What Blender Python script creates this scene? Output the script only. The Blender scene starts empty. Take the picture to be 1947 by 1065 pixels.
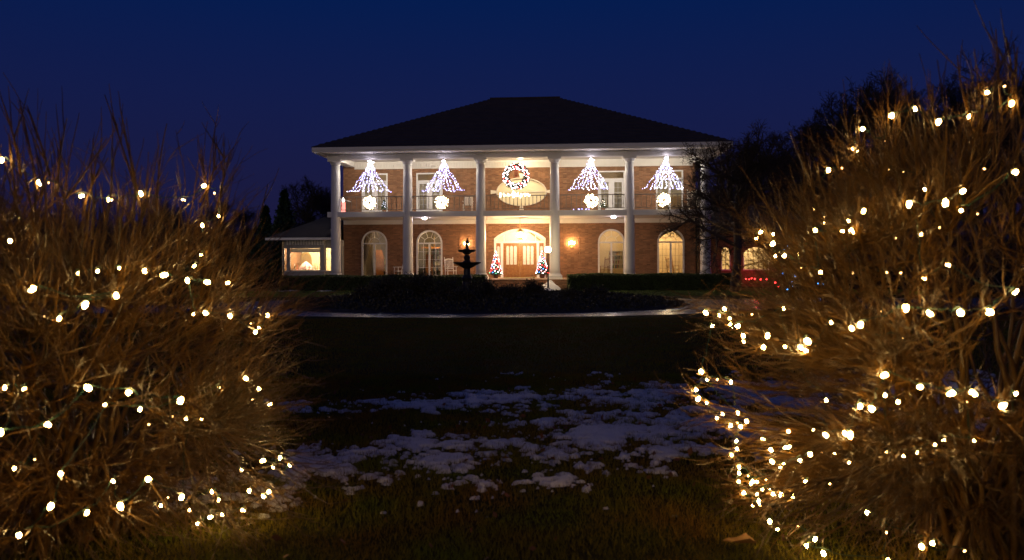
import bpy, bmesh, math, random
import numpy as np
from mathutils import Vector, Matrix
random.seed(7)
rng = np.random.default_rng(7)
PI = math.pi
S = bpy.context.scene
C = S.collection

# ------------------------------------------------------------------ camera, sky, light, exposure
F = 1500.0; CX = 973.5; HY = 495.0; CAMZ = 1.6; ROLL = 0.0035
cam_d = bpy.data.cameras.new('camera'); cam = bpy.data.objects.new('camera', cam_d); C.objects.link(cam)
cam.location = (0, 0, CAMZ); cam.rotation_mode = 'XYZ'
cam.matrix_world = Matrix.Translation((0, 0, CAMZ)) @ Matrix.Rotation(math.radians(90), 4, 'X') @ Matrix.Rotation(-ROLL, 4, 'Z')
cam_d.sensor_width = 36; cam_d.lens = 36 * F / 1947; cam_d.shift_y = -(532.5 - HY) / 1947
cam_d.clip_start = 0.05; cam_d.clip_end = 3000
cam_d.dof.use_dof = True; cam_d.dof.focus_distance = 24; cam_d.dof.aperture_fstop = 2.4
S.camera = cam

W = bpy.data.worlds.new("World"); S.world = W; W.use_nodes = True
wn, wl = W.node_tree.nodes, W.node_tree.links
bg = wn['Background']
sky = wn.new('ShaderNodeTexSky'); sky.sky_type = 'NISHITA'; sky.sun_disc = False
sky.sun_elevation = math.radians(3); sky.sun_rotation = math.radians(190); sky.ozone_density = 4
tc = wn.new('ShaderNodeTexCoord'); sep = wn.new('ShaderNodeSeparateXYZ'); rp = wn.new('ShaderNodeValToRGB')
wl.new(tc.outputs['Generated'], sep.inputs[0]); wl.new(sep.outputs['Z'], rp.inputs[0])
e = rp.color_ramp.elements
e[0].position = 0.0; e[0].color = (0.0112, 0.0085, 0.046, 1)
e[1].position = 1.0; e[1].color = (0.004, 0.013, 0.072, 1)
for p, c in ((0.10, (0.0108, 0.0095, 0.056, 1)), (0.2, (0.0068, 0.0110, 0.070, 1)), (0.31, (0.0016, 0.0118, 0.0820, 1))):
    k = e.new(p); k.color = c
mx = wn.new('ShaderNodeMix'); mx.data_type = 'RGBA'; mx.inputs['Factor'].default_value = 0.0
mul = wn.new('ShaderNodeVectorMath'); mul.operation = 'MULTIPLY'; mul.inputs[1].default_value = (0.002, 0.003, 0.006)
wl.new(sky.outputs[0], mul.inputs[0]); 
addn = wn.new('ShaderNodeVectorMath'); addn.operation = 'ADD'
wl.new(rp.outputs[0], addn.inputs[0]); wl.new(mul.outputs[0], addn.inputs[1])
wl.new(addn.outputs[0], bg.inputs['Color']); bg.inputs['Strength'].default_value = 0.82

sun_d = bpy.data.lights.new('facade_fill_sun', 'SUN'); sun = bpy.data.objects.new('facade_fill_sun', sun_d); C.objects.link(sun)
sun_d.energy = 0.20; sun_d.angle = math.radians(25); sun_d.color = (1.0, 0.77, 0.56)  # low warm sun added as fill to brighten the facade and columns
sun.rotation_euler = (math.radians(85), 0, math.radians(-12))

S.view_settings.view_transform = 'Standard'; S.view_settings.look = 'None'
S.view_settings.exposure = 0; S.view_settings.gamma = 1; S.view_settings.use_curve_mapping = False
S.render.engine = 'CYCLES'
S.cycles.use_denoising = True
S.cycles.max_bounces = 6; S.cycles.diffuse_bounces = 3; S.cycles.glossy_bounces = 3; S.cycles.transmission_bounces = 6
S.cycles.sample_clamp_indirect = 3.0; S.cycles.caustics_reflective = False; S.cycles.caustics_refractive = False
S.cycles.use_light_tree = True

# ------------------------------------------------------------------ placement helpers
def at(px, py, Y):
    py = py + ROLL * (px - CX)
    return Vector(((px - CX) / F * Y, Y, CAMZ + (HY - py) / F * Y))
def ground_at(px, py):
    py = py + ROLL * (px - CX)
    Y = F * CAMZ / (py - HY)
    return Vector(((px - CX) / F * Y, Y, 0))
K = math.radians(4.0); HO = Vector((0.32, 44.0, 0))
def H(px, py, yl):
    """picture position on the house's own plane y = yl -> house coordinates x, z"""
    py = py + ROLL * (px - CX); u = (px - CX) / F; c, s = math.cos(K), math.sin(K)
    x = (u * (HO.y + yl * c) - HO.x - yl * s) / (c + u * s)
    return x, CAMZ + (HY - py) / F * (HO.y - x * s + yl * c)

# ------------------------------------------------------------------ materials
def mat(name, col, rough=0.7, metal=0.0, noise=0.0, nscale=4.0, bump=0.0, bscale=40.0, col2=None, spec=0.5):
    m = bpy.data.materials.new(name); m.use_nodes = True
    n, l = m.node_tree.nodes, m.node_tree.links; b = n['Principled BSDF']
    b.inputs['Roughness'].default_value = rough; b.inputs['Metallic'].default_value = metal
    b.inputs['Specular IOR Level'].default_value = spec
    t = n.new('ShaderNodeTexCoord')
    if noise or col2:
        nz = n.new('ShaderNodeTexNoise'); nz.inputs['Scale'].default_value = nscale; nz.inputs['Detail'].default_value = 6
        r = n.new('ShaderNodeValToRGB'); l.new(t.outputs['Object'], nz.inputs['Vector']); l.new(nz.outputs['Fac'], r.inputs[0])
        c2 = col2 or tuple(v * (1 - noise) for v in col)
        r.color_ramp.elements[0].position = .32; r.color_ramp.elements[1].position = .68
        r.color_ramp.elements[0].color = (*c2, 1); r.color_ramp.elements[1].color = (*col, 1)
        l.new(r.outputs[0], b.inputs['Base Color'])
    else:
        b.inputs['Base Color'].default_value = (*col, 1)
    if bump:
        nb = n.new('ShaderNodeTexNoise'); nb.inputs['Scale'].default_value = bscale; nb.inputs['Detail'].default_value = 4
        bp = n.new('ShaderNodeBump'); bp.inputs['Strength'].default_value = bump; bp.inputs['Distance'].default_value = 0.02
        l.new(t.outputs['Object'], nb.inputs['Vector']); l.new(nb.outputs['Fac'], bp.inputs['Height']); l.new(bp.outputs[0], b.inputs['Normal'])
    return m
def emit(name, col, strength):
    m = bpy.data.materials.new(name); m.use_nodes = True
    n, l = m.node_tree.nodes, m.node_tree.links; b = n['Principled BSDF']
    b.inputs['Base Color'].default_value = (.02, .02, .02, 1)
    b.inputs['Emission Color'].default_value = (*col, 1); b.inputs['Emission Strength'].default_value = strength
    return m
def glass(name, tint=(1, 1, 1), a=0.88):
    m = bpy.data.materials.new(name); m.use_nodes = True
    n, l = m.node_tree.nodes, m.node_tree.links
    n.remove(n['Principled BSDF']); o = n['Material Output']
    tr = n.new('ShaderNodeBsdfTransparent'); tr.inputs[0].default_value = (*[v * a for v in tint], 1)
    gl = n.new('ShaderNodeBsdfGlossy'); gl.inputs['Roughness'].default_value = 0.04
    fr = n.new('ShaderNodeFresnel'); fr.inputs[0].default_value = 1.45
    ms = n.new('ShaderNodeMixShader'); l.new(fr.outputs[0], ms.inputs[0]); l.new(tr.outputs[0], ms.inputs[1]); l.new(gl.outputs[0], ms.inputs[2])
    l.new(ms.outputs[0], o.inputs[0]); return m
def brickmat(name, c1, c2, mortar):
    m = bpy.data.materials.new(name); m.use_nodes = True
    n, l = m.node_tree.nodes, m.node_tree.links; b = n['Principled BSDF']; b.inputs['Roughness'].default_value = .85
    t = n.new('ShaderNodeTexCoord'); sp = n.new('ShaderNodeSeparateXYZ'); ad = n.new('ShaderNodeMath'); cb = n.new('ShaderNodeCombineXYZ')
    l.new(t.outputs['Object'], sp.inputs[0]); l.new(sp.outputs['X'], ad.inputs[0]); l.new(sp.outputs['Y'], ad.inputs[1])
    l.new(ad.outputs[0], cb.inputs['X']); l.new(sp.outputs['Z'], cb.inputs['Y'])
    br = n.new('ShaderNodeTexBrick'); l.new(cb.outputs[0], br.inputs['Vector'])
    br.inputs['Scale'].default_value = 1; br.inputs['Brick Width'].default_value = .215; br.inputs['Row Height'].default_value = .075
    br.inputs['Mortar Size'].default_value = .006; br.inputs['Bias'].default_value = -.1
    br.inputs['Color1'].default_value = (*c1, 1); br.inputs['Color2'].default_value = (*c2, 1); br.inputs['Mortar'].default_value = (*mortar, 1)
    nz = n.new('ShaderNodeTexNoise'); nz.inputs['Scale'].default_value = 1.3; nz.inputs['Detail'].default_value = 5
    l.new(t.outputs['Object'], nz.inputs['Vector'])
    mr = n.new('ShaderNodeMapRange'); mr.inputs[1].default_value = .3; mr.inputs[2].default_value = .7; mr.inputs[3].default_value = .85; mr.inputs[4].default_value = 1.12
    l.new(nz.outputs['Fac'], mr.inputs[0])
    # single burnt bricks
    sn = n.new('ShaderNodeMath'); sn.operation = 'SNAP'; sn.inputs[1].default_value = .075; l.new(sp.outputs['Z'], sn.inputs[0])
    sx = n.new('ShaderNodeMath'); sx.operation = 'SNAP'; sx.inputs[1].default_value = .215; l.new(ad.outputs[0], sx.inputs[0])
    c3 = n.new('ShaderNodeCombineXYZ'); l.new(sx.outputs[0], c3.inputs[0]); l.new(sn.outputs[0], c3.inputs[1])
    wn_ = n.new('ShaderNodeTexWhiteNoise'); wn_.noise_dimensions = '2D'; l.new(c3.outputs[0], wn_.inputs['Vector'])
    m2 = n.new('ShaderNodeMapRange'); m2.inputs[3].default_value = .75; m2.inputs[4].default_value = 1.25; l.new(wn_.outputs['Value'], m2.inputs[0])
    mm = n.new('ShaderNodeMath'); mm.operation = 'MULTIPLY'; l.new(mr.outputs[0], mm.inputs[0]); l.new(m2.outputs[0], mm.inputs[1])
    vm = n.new('ShaderNodeVectorMath'); vm.operation = 'SCALE'; l.new(br.outputs['Color'], vm.inputs[0]); l.new(mm.outputs[0], vm.inputs['Scale'])
    l.new(vm.outputs[0], b.inputs['Base Color'])
    bp = n.new('ShaderNodeBump'); bp.inputs['Strength'].default_value = .6; bp.inputs['Distance'].default_value = .01; bp.invert = True
    l.new(br.outputs['Fac'], bp.inputs['Height']); l.new(bp.outputs[0], b.inputs['Normal'])
    return m
BRICK = brickmat('brick', (.25, .115, .054), (.185, .078, .036), (.21, .155, .10))
WHITE = mat('white_paint', (.78, .76, .74), .45, noise=.1, nscale=1.5)
CREAM = mat('cream_paint', (.80, .72, .58), .6, noise=.06, nscale=2)
BLIND = mat('cream_blind', (.85, .76, .54), .7)
ROOM = mat('room_plaster', (.72, .60, .40), .8, noise=.06)
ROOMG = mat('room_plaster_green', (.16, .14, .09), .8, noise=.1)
WOOD = mat('oak', (.33, .145, .04), .35, col2=(.22, .085, .02), nscale=9)
WOODD = mat('dark_wood', (.10, .05, .025), .5, noise=.3)
RAILM = mat('rail_metal', (.16, .13, .10), .5)
BLACK = mat('black_iron', (.02, .02, .02), .45)
BRASS = mat('brass', (.6, .42, .15), .3, 1.0)
SOFF = mat('soffit_paint', (.76, .72, .66), .6, noise=.06)
GLS = glass('window_glass', (1, .99, .96))
FROST = mat('leaded_glass', (.88, .86, .80), .25, noise=.5, nscale=25, bump=.5)
CURT = mat('curtain_cloth', (.72, .62, .45), .85, noise=.1)
STONE = mat('fountain_bronze', (.035, .028, .022), .45, noise=.4, nscale=6)
BARK = mat('twig_bark', (.175, .085, .009), .38, col2=(.038, .018, .004), nscale=8, spec=.45)
BARKD = mat('tree_bark', (.07, .045, .03), .85, noise=.4)
BARKF = mat('far_tree_bark', (.05, .035, .03), .9, noise=.3)
LEAFG = mat('hedge_leaf', (.10, .14, .03), .6, noise=.5, nscale=3)
LEAFD = mat('shrub_leaf', (.075, .06, .022), .6, noise=.5, nscale=4)
NEEDLE = mat('fir_needle', (.02, .05, .02), .6)
RED = mat('red_ribbon', (.5, .02, .02), .5)
WIRE = mat('light_cable', (.006, .032, .020), .5)
MULCH = mat('mulch', (.05, .032, .022), .95, noise=.6, nscale=12, bump=.9, bscale=30)
SNOW = mat('snow', (.70, .68, .68), .7, bump=.5, bscale=60, noise=.08, nscale=20)
E_WARM = emit('bulb_glow', (1.0, .62, .20), 108)
E_DIM = emit('bulb_glow_weak', (1.0, .52, .17), 26)
E_VIO = emit('violet_bulb_glow', (.46, .44, 1.0), 5)
E_COOL = emit('cool_bulb_glow', (.80, .80, 1.0), 7)
E_PEARL = emit('pearl_bulb_glow', (1.0, .82, .62), 20)
E_RED = emit('red_bulb_glow', (1.0, .03, .03), 16)
E_PINK = emit('pink_bulb_glow', (1.0, .35, .35), 14)
E_BLUE = emit('blue_bulb_glow', (.04, .25, 1.0), 14)
E_GREEN = emit('green_bulb_glow', (.2, 1.0, .5), 6)

# ------------------------------------------------------------------ mesh helpers
class MB:
    def __init__(s): s.v = []; s.f = []; s.m = []
    def add(s, vs, fs, m=0):
        o = len(s.v); s.v += [tuple(v) for v in vs]; s.f += [tuple(i + o for i in f) for f in fs]; s.m += [m] * len(fs); return s
    def box(s, x0, x1, y0, y1, z0, z1, m=0):
        return s.add([(x0, y0, z0), (x1, y0, z0), (x1, y1, z0), (x0, y1, z0), (x0, y0, z1), (x1, y0, z1), (x1, y1, z1), (x0, y1, z1)],
                     [(0, 3, 2, 1), (4, 5, 6, 7), (0, 1, 5, 4), (1, 2, 6, 5), (2, 3, 7, 6), (3, 0, 4, 7)], m)
    def prism(s, pts, y0, y1, m=0):     # polygon in x,z (anticlockwise seen from -y) pushed along y
        n = len(pts)
        return s.add([(x, y0, z) for x, z in pts] + [(x, y1, z) for x, z in pts],
                     [tuple(range(n)), tuple(range(2 * n - 1, n - 1, -1))] + [(i, i + n, (i + 1) % n + n, (i + 1) % n) for i in range(n)], m)
    def lathe(s, prof, cx=0, cy=0, n=24, m=0, wav=0, wn_=0):
        vs = []; fs = []
        for r, z in prof:
            for i in range(n):
                a = 2 * PI * i / n; rr = r * (1 + wav * math.cos(wn_ * a)) if wav and r > .2 else r
                vs.append((cx + rr * math.cos(a), cy + rr * math.sin(a), z))
        for j in range(len(prof) - 1):
            for i in range(n):
                k = (i + 1) % n; fs.append((j * n + i, j * n + k, (j + 1) * n + k, (j + 1) * n + i))
        fs.append(tuple(range(n - 1, -1, -1))); fs.append(tuple((len(prof) - 1) * n + i for i in range(n)))
        return s.add(vs, fs, m)
    def tube(s, pts, r, n=5, m=0, r1=None):
        pts = [Vector(p) for p in pts]; vs = []; fs = []; N = len(pts)
        for j, p in enumerate(pts):
            d = (pts[min(j + 1, N - 1)] - pts[max(j - 1, 0)]).normalized()
            a = d.cross(Vector((0, 0, 1)) if abs(d.z) < .9 else Vector((1, 0, 0))).normalized(); b = d.cross(a)
            rr = r if r1 is None else r + (r1 - r) * j / (N - 1)
            for i in range(n):
                t = 2 * PI * i / n; vs.append(p + a * rr * math.cos(t) + b * rr * math.sin(t))
        for j in range(N - 1):
            for i in range(n):
                k = (i + 1) % n; fs.append((j * n + i, j * n + k, (j + 1) * n + k, (j + 1) * n + i))
        fs.append(tuple(range(n - 1, -1, -1))); fs.append(tuple((N - 1) * n + i for i in range(n)))
        return s.add(vs, fs, m)
    def ball(s, c, r, m=0, sz=1, nu=8, nv=6):
        prof = [(max(1e-4, r * math.sin(PI * j / nv)), -r * sz * math.cos(PI * j / nv)) for j in range(nv + 1)]
        q = MB().lathe(prof, n=nu); return s.add([(x + c[0], y + c[1], z + c[2]) for x, y, z in q.v], q.f, m)
    def mesh(s, name, mats, smooth=False):
        me = bpy.data.meshes.new(name); me.from_pydata(s.v, [], s.f)
        for q in (mats if isinstance(mats, (list, tuple)) else [mats]): me.materials.append(q)
        me.polygons.foreach_set('material_index', s.m)
        if smooth: me.polygons.foreach_set('use_smooth', [True] * len(s.f))
        me.update(); return me
def link(name, me, parent=None, loc=(0, 0, 0), rz=0.0, rot=None, scale=None):
    o = bpy.data.objects.new(name, me); C.objects.link(o); o.parent = parent; o.location = loc
    o.rotation_euler = rot if rot else (0, 0, rz)
    if scale: o.scale = (scale,) * 3 if isinstance(scale, (int, float)) else scale
    return o
def part(name, mb, mats, parent=None, smooth=False, **k): return link(name, mb.mesh(name, mats, smooth), parent, **k)
def tag(o, label, cat, group=None):
    o['label'] = label; o['category'] = cat
    if group: o['group'] = group
    return o
def thing(name, label, cat, loc=(0, 0, 0), rz=0.0, group=None, scale=None):
    return tag(link(name, None, None, loc, rz, scale=scale), label, cat, group)
def structure(o): o['kind'] = 'structure'; return o
def stuff(o): o['kind'] = 'stuff'; return o
def copy_tree(o, parent=None):
    c = o.copy(); C.objects.link(c); c.parent = parent
    for ch in list(o.children): copy_tree(ch, c)
    return c
def npmesh(name, V, Fa, mats):
    me = bpy.data.meshes.new(name); n = Fa.shape[1]
    me.vertices.add(len(V)); me.vertices.foreach_set('co', V.astype(np.float32).ravel())
    me.loops.add(Fa.size); me.loops.foreach_set('vertex_index', Fa.astype(np.int32).ravel())
    me.polygons.add(len(Fa)); me.polygons.foreach_set('loop_start', np.arange(0, Fa.size, n, dtype=np.int32))
    me.polygons.foreach_set('loop_total', np.full(len(Fa), n, dtype=np.int32))
    for q in (mats if isinstance(mats, (list, tuple)) else [mats]): me.materials.append(q)
    me.update(calc_edges=True); me.validate(); return me
def nrm(a): return a / (np.linalg.norm(a, axis=-1, keepdims=True) + 1e-9)
def grow(P, D, L, n, wander, lift, g):
    """P,D (M,3) starts and directions, L (M,) lengths -> paths (M,n+1,3)"""
    out = np.empty((len(P), n + 1, 3)); out[:, 0] = P; d = nrm(D)
    for i in range(n):
        d = nrm(d + g.normal(size=d.shape) * wander + np.array([0, 0, lift])); out[:, i + 1] = out[:, i] + d * (L / n)[:, None]
    return out
def tubes(paths, r0, r1, sides=3):
    M, N, _ = paths.shape; T = np.gradient(paths, axis=1); T = nrm(T)
    up = np.where(np.abs(T[..., 2:3]) < .9, np.array([0, 0, 1.0]), np.array([1.0, 0, 0])); A = nrm(np.cross(T, up)); B = np.cross(T, A)
    r = (np.asarray(r0)[:, None] * (1 - np.linspace(0, 1, N)) + np.asarray(r1)[:, None] * np.linspace(0, 1, N))[..., None, None]
    a = np.arange(sides) * 2 * PI / sides
    V = paths[:, :, None] + r * (A[:, :, None] * np.cos(a)[None, None, :, None] + B[:, :, None] * np.sin(a)[None, None, :, None])
    idx = np.arange(M * N * sides).reshape(M, N, sides); i0 = idx[:, :-1]; i1 = idx[:, 1:]
    Fq = np.stack([i0, np.roll(i0, -1, 2), np.roll(i1, -1, 2), i1], -1).reshape(-1, 4)
    return V.reshape(-1, 3), Fq
def joinm(lst):
    V = []; Fq = []; o = 0
    for v, f in lst: V.append(v); Fq.append(f + o); o += len(v)
    return np.concatenate(V), np.concatenate(Fq)
def spawn(paths, per, g, t0=.2, t1=1.0, spread=.8, keep=1.0):
    M, N, _ = paths.shape; pi = np.repeat(np.arange(M), per); t = g.uniform(t0, t1, len(pi)) * (N - 1)
    i = np.minimum(t.astype(int), N - 2); f = (t - i)[:, None]
    P = paths[pi, i] * (1 - f) + paths[pi, i + 1] * f; T = nrm(paths[pi, i + 1] - paths[pi, i])
    return P, nrm(T * keep + g.normal(size=T.shape) * spread), pi, t / (N - 1)
def leaves(P, size, g, droop=0.0):
    """small folded leaf quads at points P"""
    n = len(P); d = nrm(g.normal(size=(n, 3)) + np.array([0, 0, .3 - droop])); a = nrm(np.cross(d, g.normal(size=(n, 3))))
    s = (size * g.uniform(.6, 1.3, n))[:, None]
    V = np.stack([P, P + d * s * .5 + a * s * .3, P + d * s, P + d * s * .5 - a * s * .3], 1).reshape(-1, 3)
    return V, np.arange(4 * n).reshape(-1, 4)

# ------------------------------------------------------------------ ground, drive, bed, snow
def groundmat():
    m = mat('lawn_soil', (.026, .028, .006), .95, col2=(.022, .014, .005), spec=.05, nscale=1.2, bump=.8, bscale=25); return m
g0 = MB(); gx = [-700, -60, -20, -8, 8, 20, 60, 700]; gy = [-60, 0, 12, 40, 120, 900]
for i in range(len(gx)):
    for j in range(len(gy)): g0.v.append((gx[i], gy[j], 0))
for i in range(len(gx) - 1):
    for j in range(len(gy) - 1):
        a = i * len(gy) + j; g0.f.append((a, a + len(gy), a + len(gy) + 1, a + 1)); g0.m.append(0)
structure(part('ground', g0, groundmat()))

BX, BY, BRX, BRY = -1.0, 27.9, 7.3, 4.4
dr = mat('wet_asphalt', (.26, .235, .21), .27, noise=.35, nscale=1.5, bump=.12, bscale=9, spec=.9)
q = MB(); n = 72
for i in range(n):
    a = 2 * PI * i / n; q.v.append((BX + (BRX - .2) * math.cos(a), BY + (BRY - .2) * math.sin(a), .006))
    q.v.append((BX + (BRX + 3.2) * math.cos(a), BY + .35 + (BRY + 1.9 + .1 * math.sin(a)) * math.sin(a), .006))
for i in range(n): k = (i + 1) % n; q.f.append((2 * i, 2 * i + 1, 2 * k + 1, 2 * k)); q.m.append(0)
structure(part('driveway', q, dr))
q = MB(); q.add([(8.6, 25.2, .010), (40, 24.5, .010), (40, 32.0, .010), (8.6, 31.8, .010)], [(0, 1, 2, 3)])
q.add([(-10.4, 24.4, .010), (-10.4, 28.5, .010), (-40, 29.0, .010), (-40, 24.0, .010)], [(0, 1, 2, 3)])
structure(part('driveway_branch', q, dr))
# mounded bed
nb = 90; V = []; 
for j in range(26):
    t = j / 25
    for i in range(nb):
        a = 2 * PI * i / nb; r = 1 - t
        wob = 1 + .02 * math.sin(5 * a) + .015 * math.sin(11 * a + 1)
        x = BX + BRX * r * math.cos(a) * wob; y = BY + BRY * r * math.sin(a) * wob
        z = .02 + .36 * (1 - r ** 2.5) + (.05 * math.sin(x * 2.3) * math.cos(y * 3.1) + .04 * math.sin(x * 6 + y * 5)) * min(1, t * 6)
        V.append((x, y, z if j else -.02))
Fq = [(j * nb + i, j * nb + (i + 1) % nb, (j + 1) * nb + (i + 1) % nb, (j + 1) * nb + i) for j in range(25) for i in range(nb)]
q = MB(); q.add(V, Fq); structure(part('planting_bed', q, MULCH, smooth=True))
def bed_z(x, y):
    r = math.hypot((x - BX) / BRX, (y - BY) / BRY); return .02 + .36 * (1 - min(1, r) ** 2.5)
# ground cover on the bed
g = np.random.default_rng(3); n = 26000
a = g.uniform(0, 2 * PI, n); r = np.sqrt(g.uniform(0, .93, n)); P = np.stack([BX + BRX * r * np.cos(a), BY + BRY * r * np.sin(a), np.zeros(n)], 1)
P[:, 2] = .02 + .36 * (1 - r ** 2.5) + .03 + g.uniform(0, .07, n) + .07 * np.sin(P[:, 0] * 2.1) * np.sin(P[:, 1] * 2.7)
v, f = leaves(P, .09, g); stuff(tag(link('ground_cover', npmesh('ground_cover', v, f, LEAFD)), 'low dark creeping plants covering the round island bed in the driveway', 'ground cover'))

from mathutils import noise as mn
def fbm(x, y, s=1.0, o=5):
    return mn.fractal(Vector((x * s, y * s, 3.3)), .75, 2.1, o)
def snow_sheet(name, label, x0, x1, y0, y1, step, field, hmax=.03):
    nx = int((x1 - x0) / step); ny = int((y1 - y0) / step); idx = {}; q = MB(); vals = {}
    for i in range(nx + 1):
        for j in range(ny + 1):
            x = x0 + i * step; y = y0 + j * step; vals[i, j] = (x, y, field(x, y))
    def vid(i, j):
        if (i, j) not in idx:
            x, y, h = vals[i, j]; idx[i, j] = len(q.v); q.v.append((x, y, min(hmax, h * .07) + .012 + .004 * mn.noise(Vector((x * 14, y * 14, 0)))if h > 0 else max(-.02, h * .25)))
        return idx[i, j]
    for i in range(nx):
        for j in range(ny):
            if max(vals[i, j][2], vals[i + 1, j][2], vals[i, j + 1][2], vals[i + 1, j + 1][2]) > 0:
                q.f.append((vid(i, j), vid(i + 1, j), vid(i + 1, j + 1), vid(i, j + 1))); q.m.append(0)
    return stuff(tag(part(name, q, SNOW, smooth=True), label, 'snow'))
def lawn_field(x, y):
    # two slanting bands of half melted snow: the nearer, wide one and a thin one behind it
    px = CX + x / y * F; py = HY + CAMZ / y * F
    c1 = 850 - (px - 950) * .125; w1 = 62 + (px - 900) * .02
    c2 = 762 - (px - 950) * .03; w2 = 16 + max(0, px - 700) * .014
    b1 = 1 - ((py - c1) / w1) ** 2 if py > c1 else 1 - ((py - c1) / (w1 * .75)) ** 2
    b2 = 1 - ((py - c2) / w2) ** 2
    b1 = max(b1, -1.8); b2 = max(b2, -1) - max(0, (840 - px) / 260)
    n_ = fbm(x * .85, y * .8, 2.3, 3) * .8 + fbm(x * .8 + 9, y * .9, 6.5, 3) * .5 + fbm(x * .8 + 3, y * .9, 15, 3) * .62
    return max(b1 * .40 - .34, b2 * .40 - .27) + n_ * .78 - (.0 if px > 560 else (560 - px) / 2600)
snow_sheet('snow_patch', 'thin broken layer of melting snow across the dark front lawn', -4.6, 6.6, 4.9, 11.2, .024, lawn_field, .017)

def blades(n, Z0, Z1, h0, h1, w, g, side=1.32):
    Y = np.sqrt(g.uniform(Z0 ** 2, Z1 ** 2, n)); X = Y * g.uniform(-.66, .66, n) * side / 1.32
    cl = (np.sin(X * 3.1 + np.sin(Y * 2.3) * 2) * np.sin(Y * 4.1 + X) * .5 + .5)
    P = np.stack([X, Y, np.zeros(n)], 1); h = g.uniform(h0, h1, n) * (.6 + .6 * cl); a = g.uniform(0, 2 * PI, n)
    wv = np.stack([np.cos(a), np.sin(a), np.zeros(n)], 1) * w; ln = g.normal(size=(n, 3)) * .35; ln[:, 2] = 1; ln = nrm(ln) * h[:, None]
    V = np.stack([P - wv, P + wv, P + ln], 1).reshape(-1, 3); return V, np.arange(3 * n).reshape(-1, 3)
g = np.random.default_rng(5)
GRASSA = mat('grass_blade', (.12, .15, .010), .8, spec=.1, col2=(.21, .11, .016), nscale=1.6)
v1, f1 = blades(260000, 3.3, 11, .025, .062, .0023, g); v2, f2 = blades(210000, 11, 21.7, .025, .05, .0036, g)
me = npmesh('grass', np.concatenate([v1, v2]), np.concatenate([f1, f2 + len(v1)]), GRASSA)
stuff(tag(link('grass', me), 'short wet dormant grass of the front lawn', 'grass'))
g = np.random.default_rng(6); n = 60000
X = g.uniform(-16, 20, n); Y = g.uniform(34.8, 41.6, n); P = np.stack([X, Y, np.zeros(n)], 1); a = g.uniform(0, 6.28, n)
wv = np.stack([np.cos(a), np.sin(a), a * 0], 1) * .012; up = nrm(g.normal(size=(n, 3)) * .3 + [0, 0, 1]) * g.uniform(.03, .07, n)[:, None]
GRASSB = mat('green_grass_blade', (.13, .19, .02), .7, noise=.4, nscale=1)
stuff(tag(link('grass', npmesh('grass', np.stack([P - wv, P + wv, P + up], 1).reshape(-1, 3), np.arange(3 * n).reshape(-1, 3), GRASSB)),
      'green grass strip between the island drive and the clipped hedges', 'grass'))
# fallen leaves on the near lawn
g = np.random.default_rng(8)
LEAFR = mat('fallen_leaf', (.16, .05, .015), .7, noise=.4)
lp = []
for i in range(260):
    Y = math.sqrt(g.uniform(14, 110)); lp.append((Y * g.uniform(-.6, .6), Y, .035))
v, f = leaves(np.array(lp), .06, g, .4); stuff(tag(link('fallen_leaves', npmesh('fallen_leaves', v, f, LEAFR)), 'scattered small reddish brown leaves lying in the lawn', 'leaves'))
q = MB(); c = ground_at(1403, 1048)
prof = [(-.09, 0), (-.05, .035), (0, .028), (.05, .045), (.1, 0), (.05, -.035), (0, -.024), (-.05, -.04)]
q.add([(c.x + x, c.y + y * .9, .055 + .02 * abs(y) / .04 + .01 * math.sin(x * 40)) for x, y in prof] + [(c.x, c.y, .048)], [(i, (i + 1) % 8, 8) for i in range(8)])
q.add([(v_[0], v_[1], v_[2] - .003) for v_ in q.v[:9]], [((i + 1) % 8, i, 8) for i in range(8)])
tag(part('fallen_leaf', q, mat('ochre_leaf', (.20, .095, .022), .7, noise=.3)), 'large ochre leaf lying on the grass beneath the larger lit bush', 'leaf')

# ------------------------------------------------------------------ the house
HR = Matrix.Translation(HO) @ Matrix.Rotation(-K, 4, 'Z')
def hw(x, y, z): return HR @ Vector((x, y, z))
def plight(name, x, y, z, p, col=(1, .62, .30), r=.08):
    d = bpy.data.lights.new(name, 'POINT'); d.energy = p; d.color = col; d.shadow_soft_size = r
    o = bpy.data.objects.new(name, d); C.objects.link(o); o.location = hw(x, y, z); return o
house = thing('brick_house', 'two storey brick mansion with six white columns, balcony and dark hip roof, lit for Christmas', 'house', HO, -K)
YW = 3.5; SP = 4.13; colx = [(i - 2.5) * SP for i in range(6)]
ZF, ZB0, ZB1, ZBEAM, ZSOF, ZE = .55, 4.06, 4.36, 7.32, 7.62, 7.90
XW = 10.35; XL = -10.9; YB = 16.3

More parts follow.
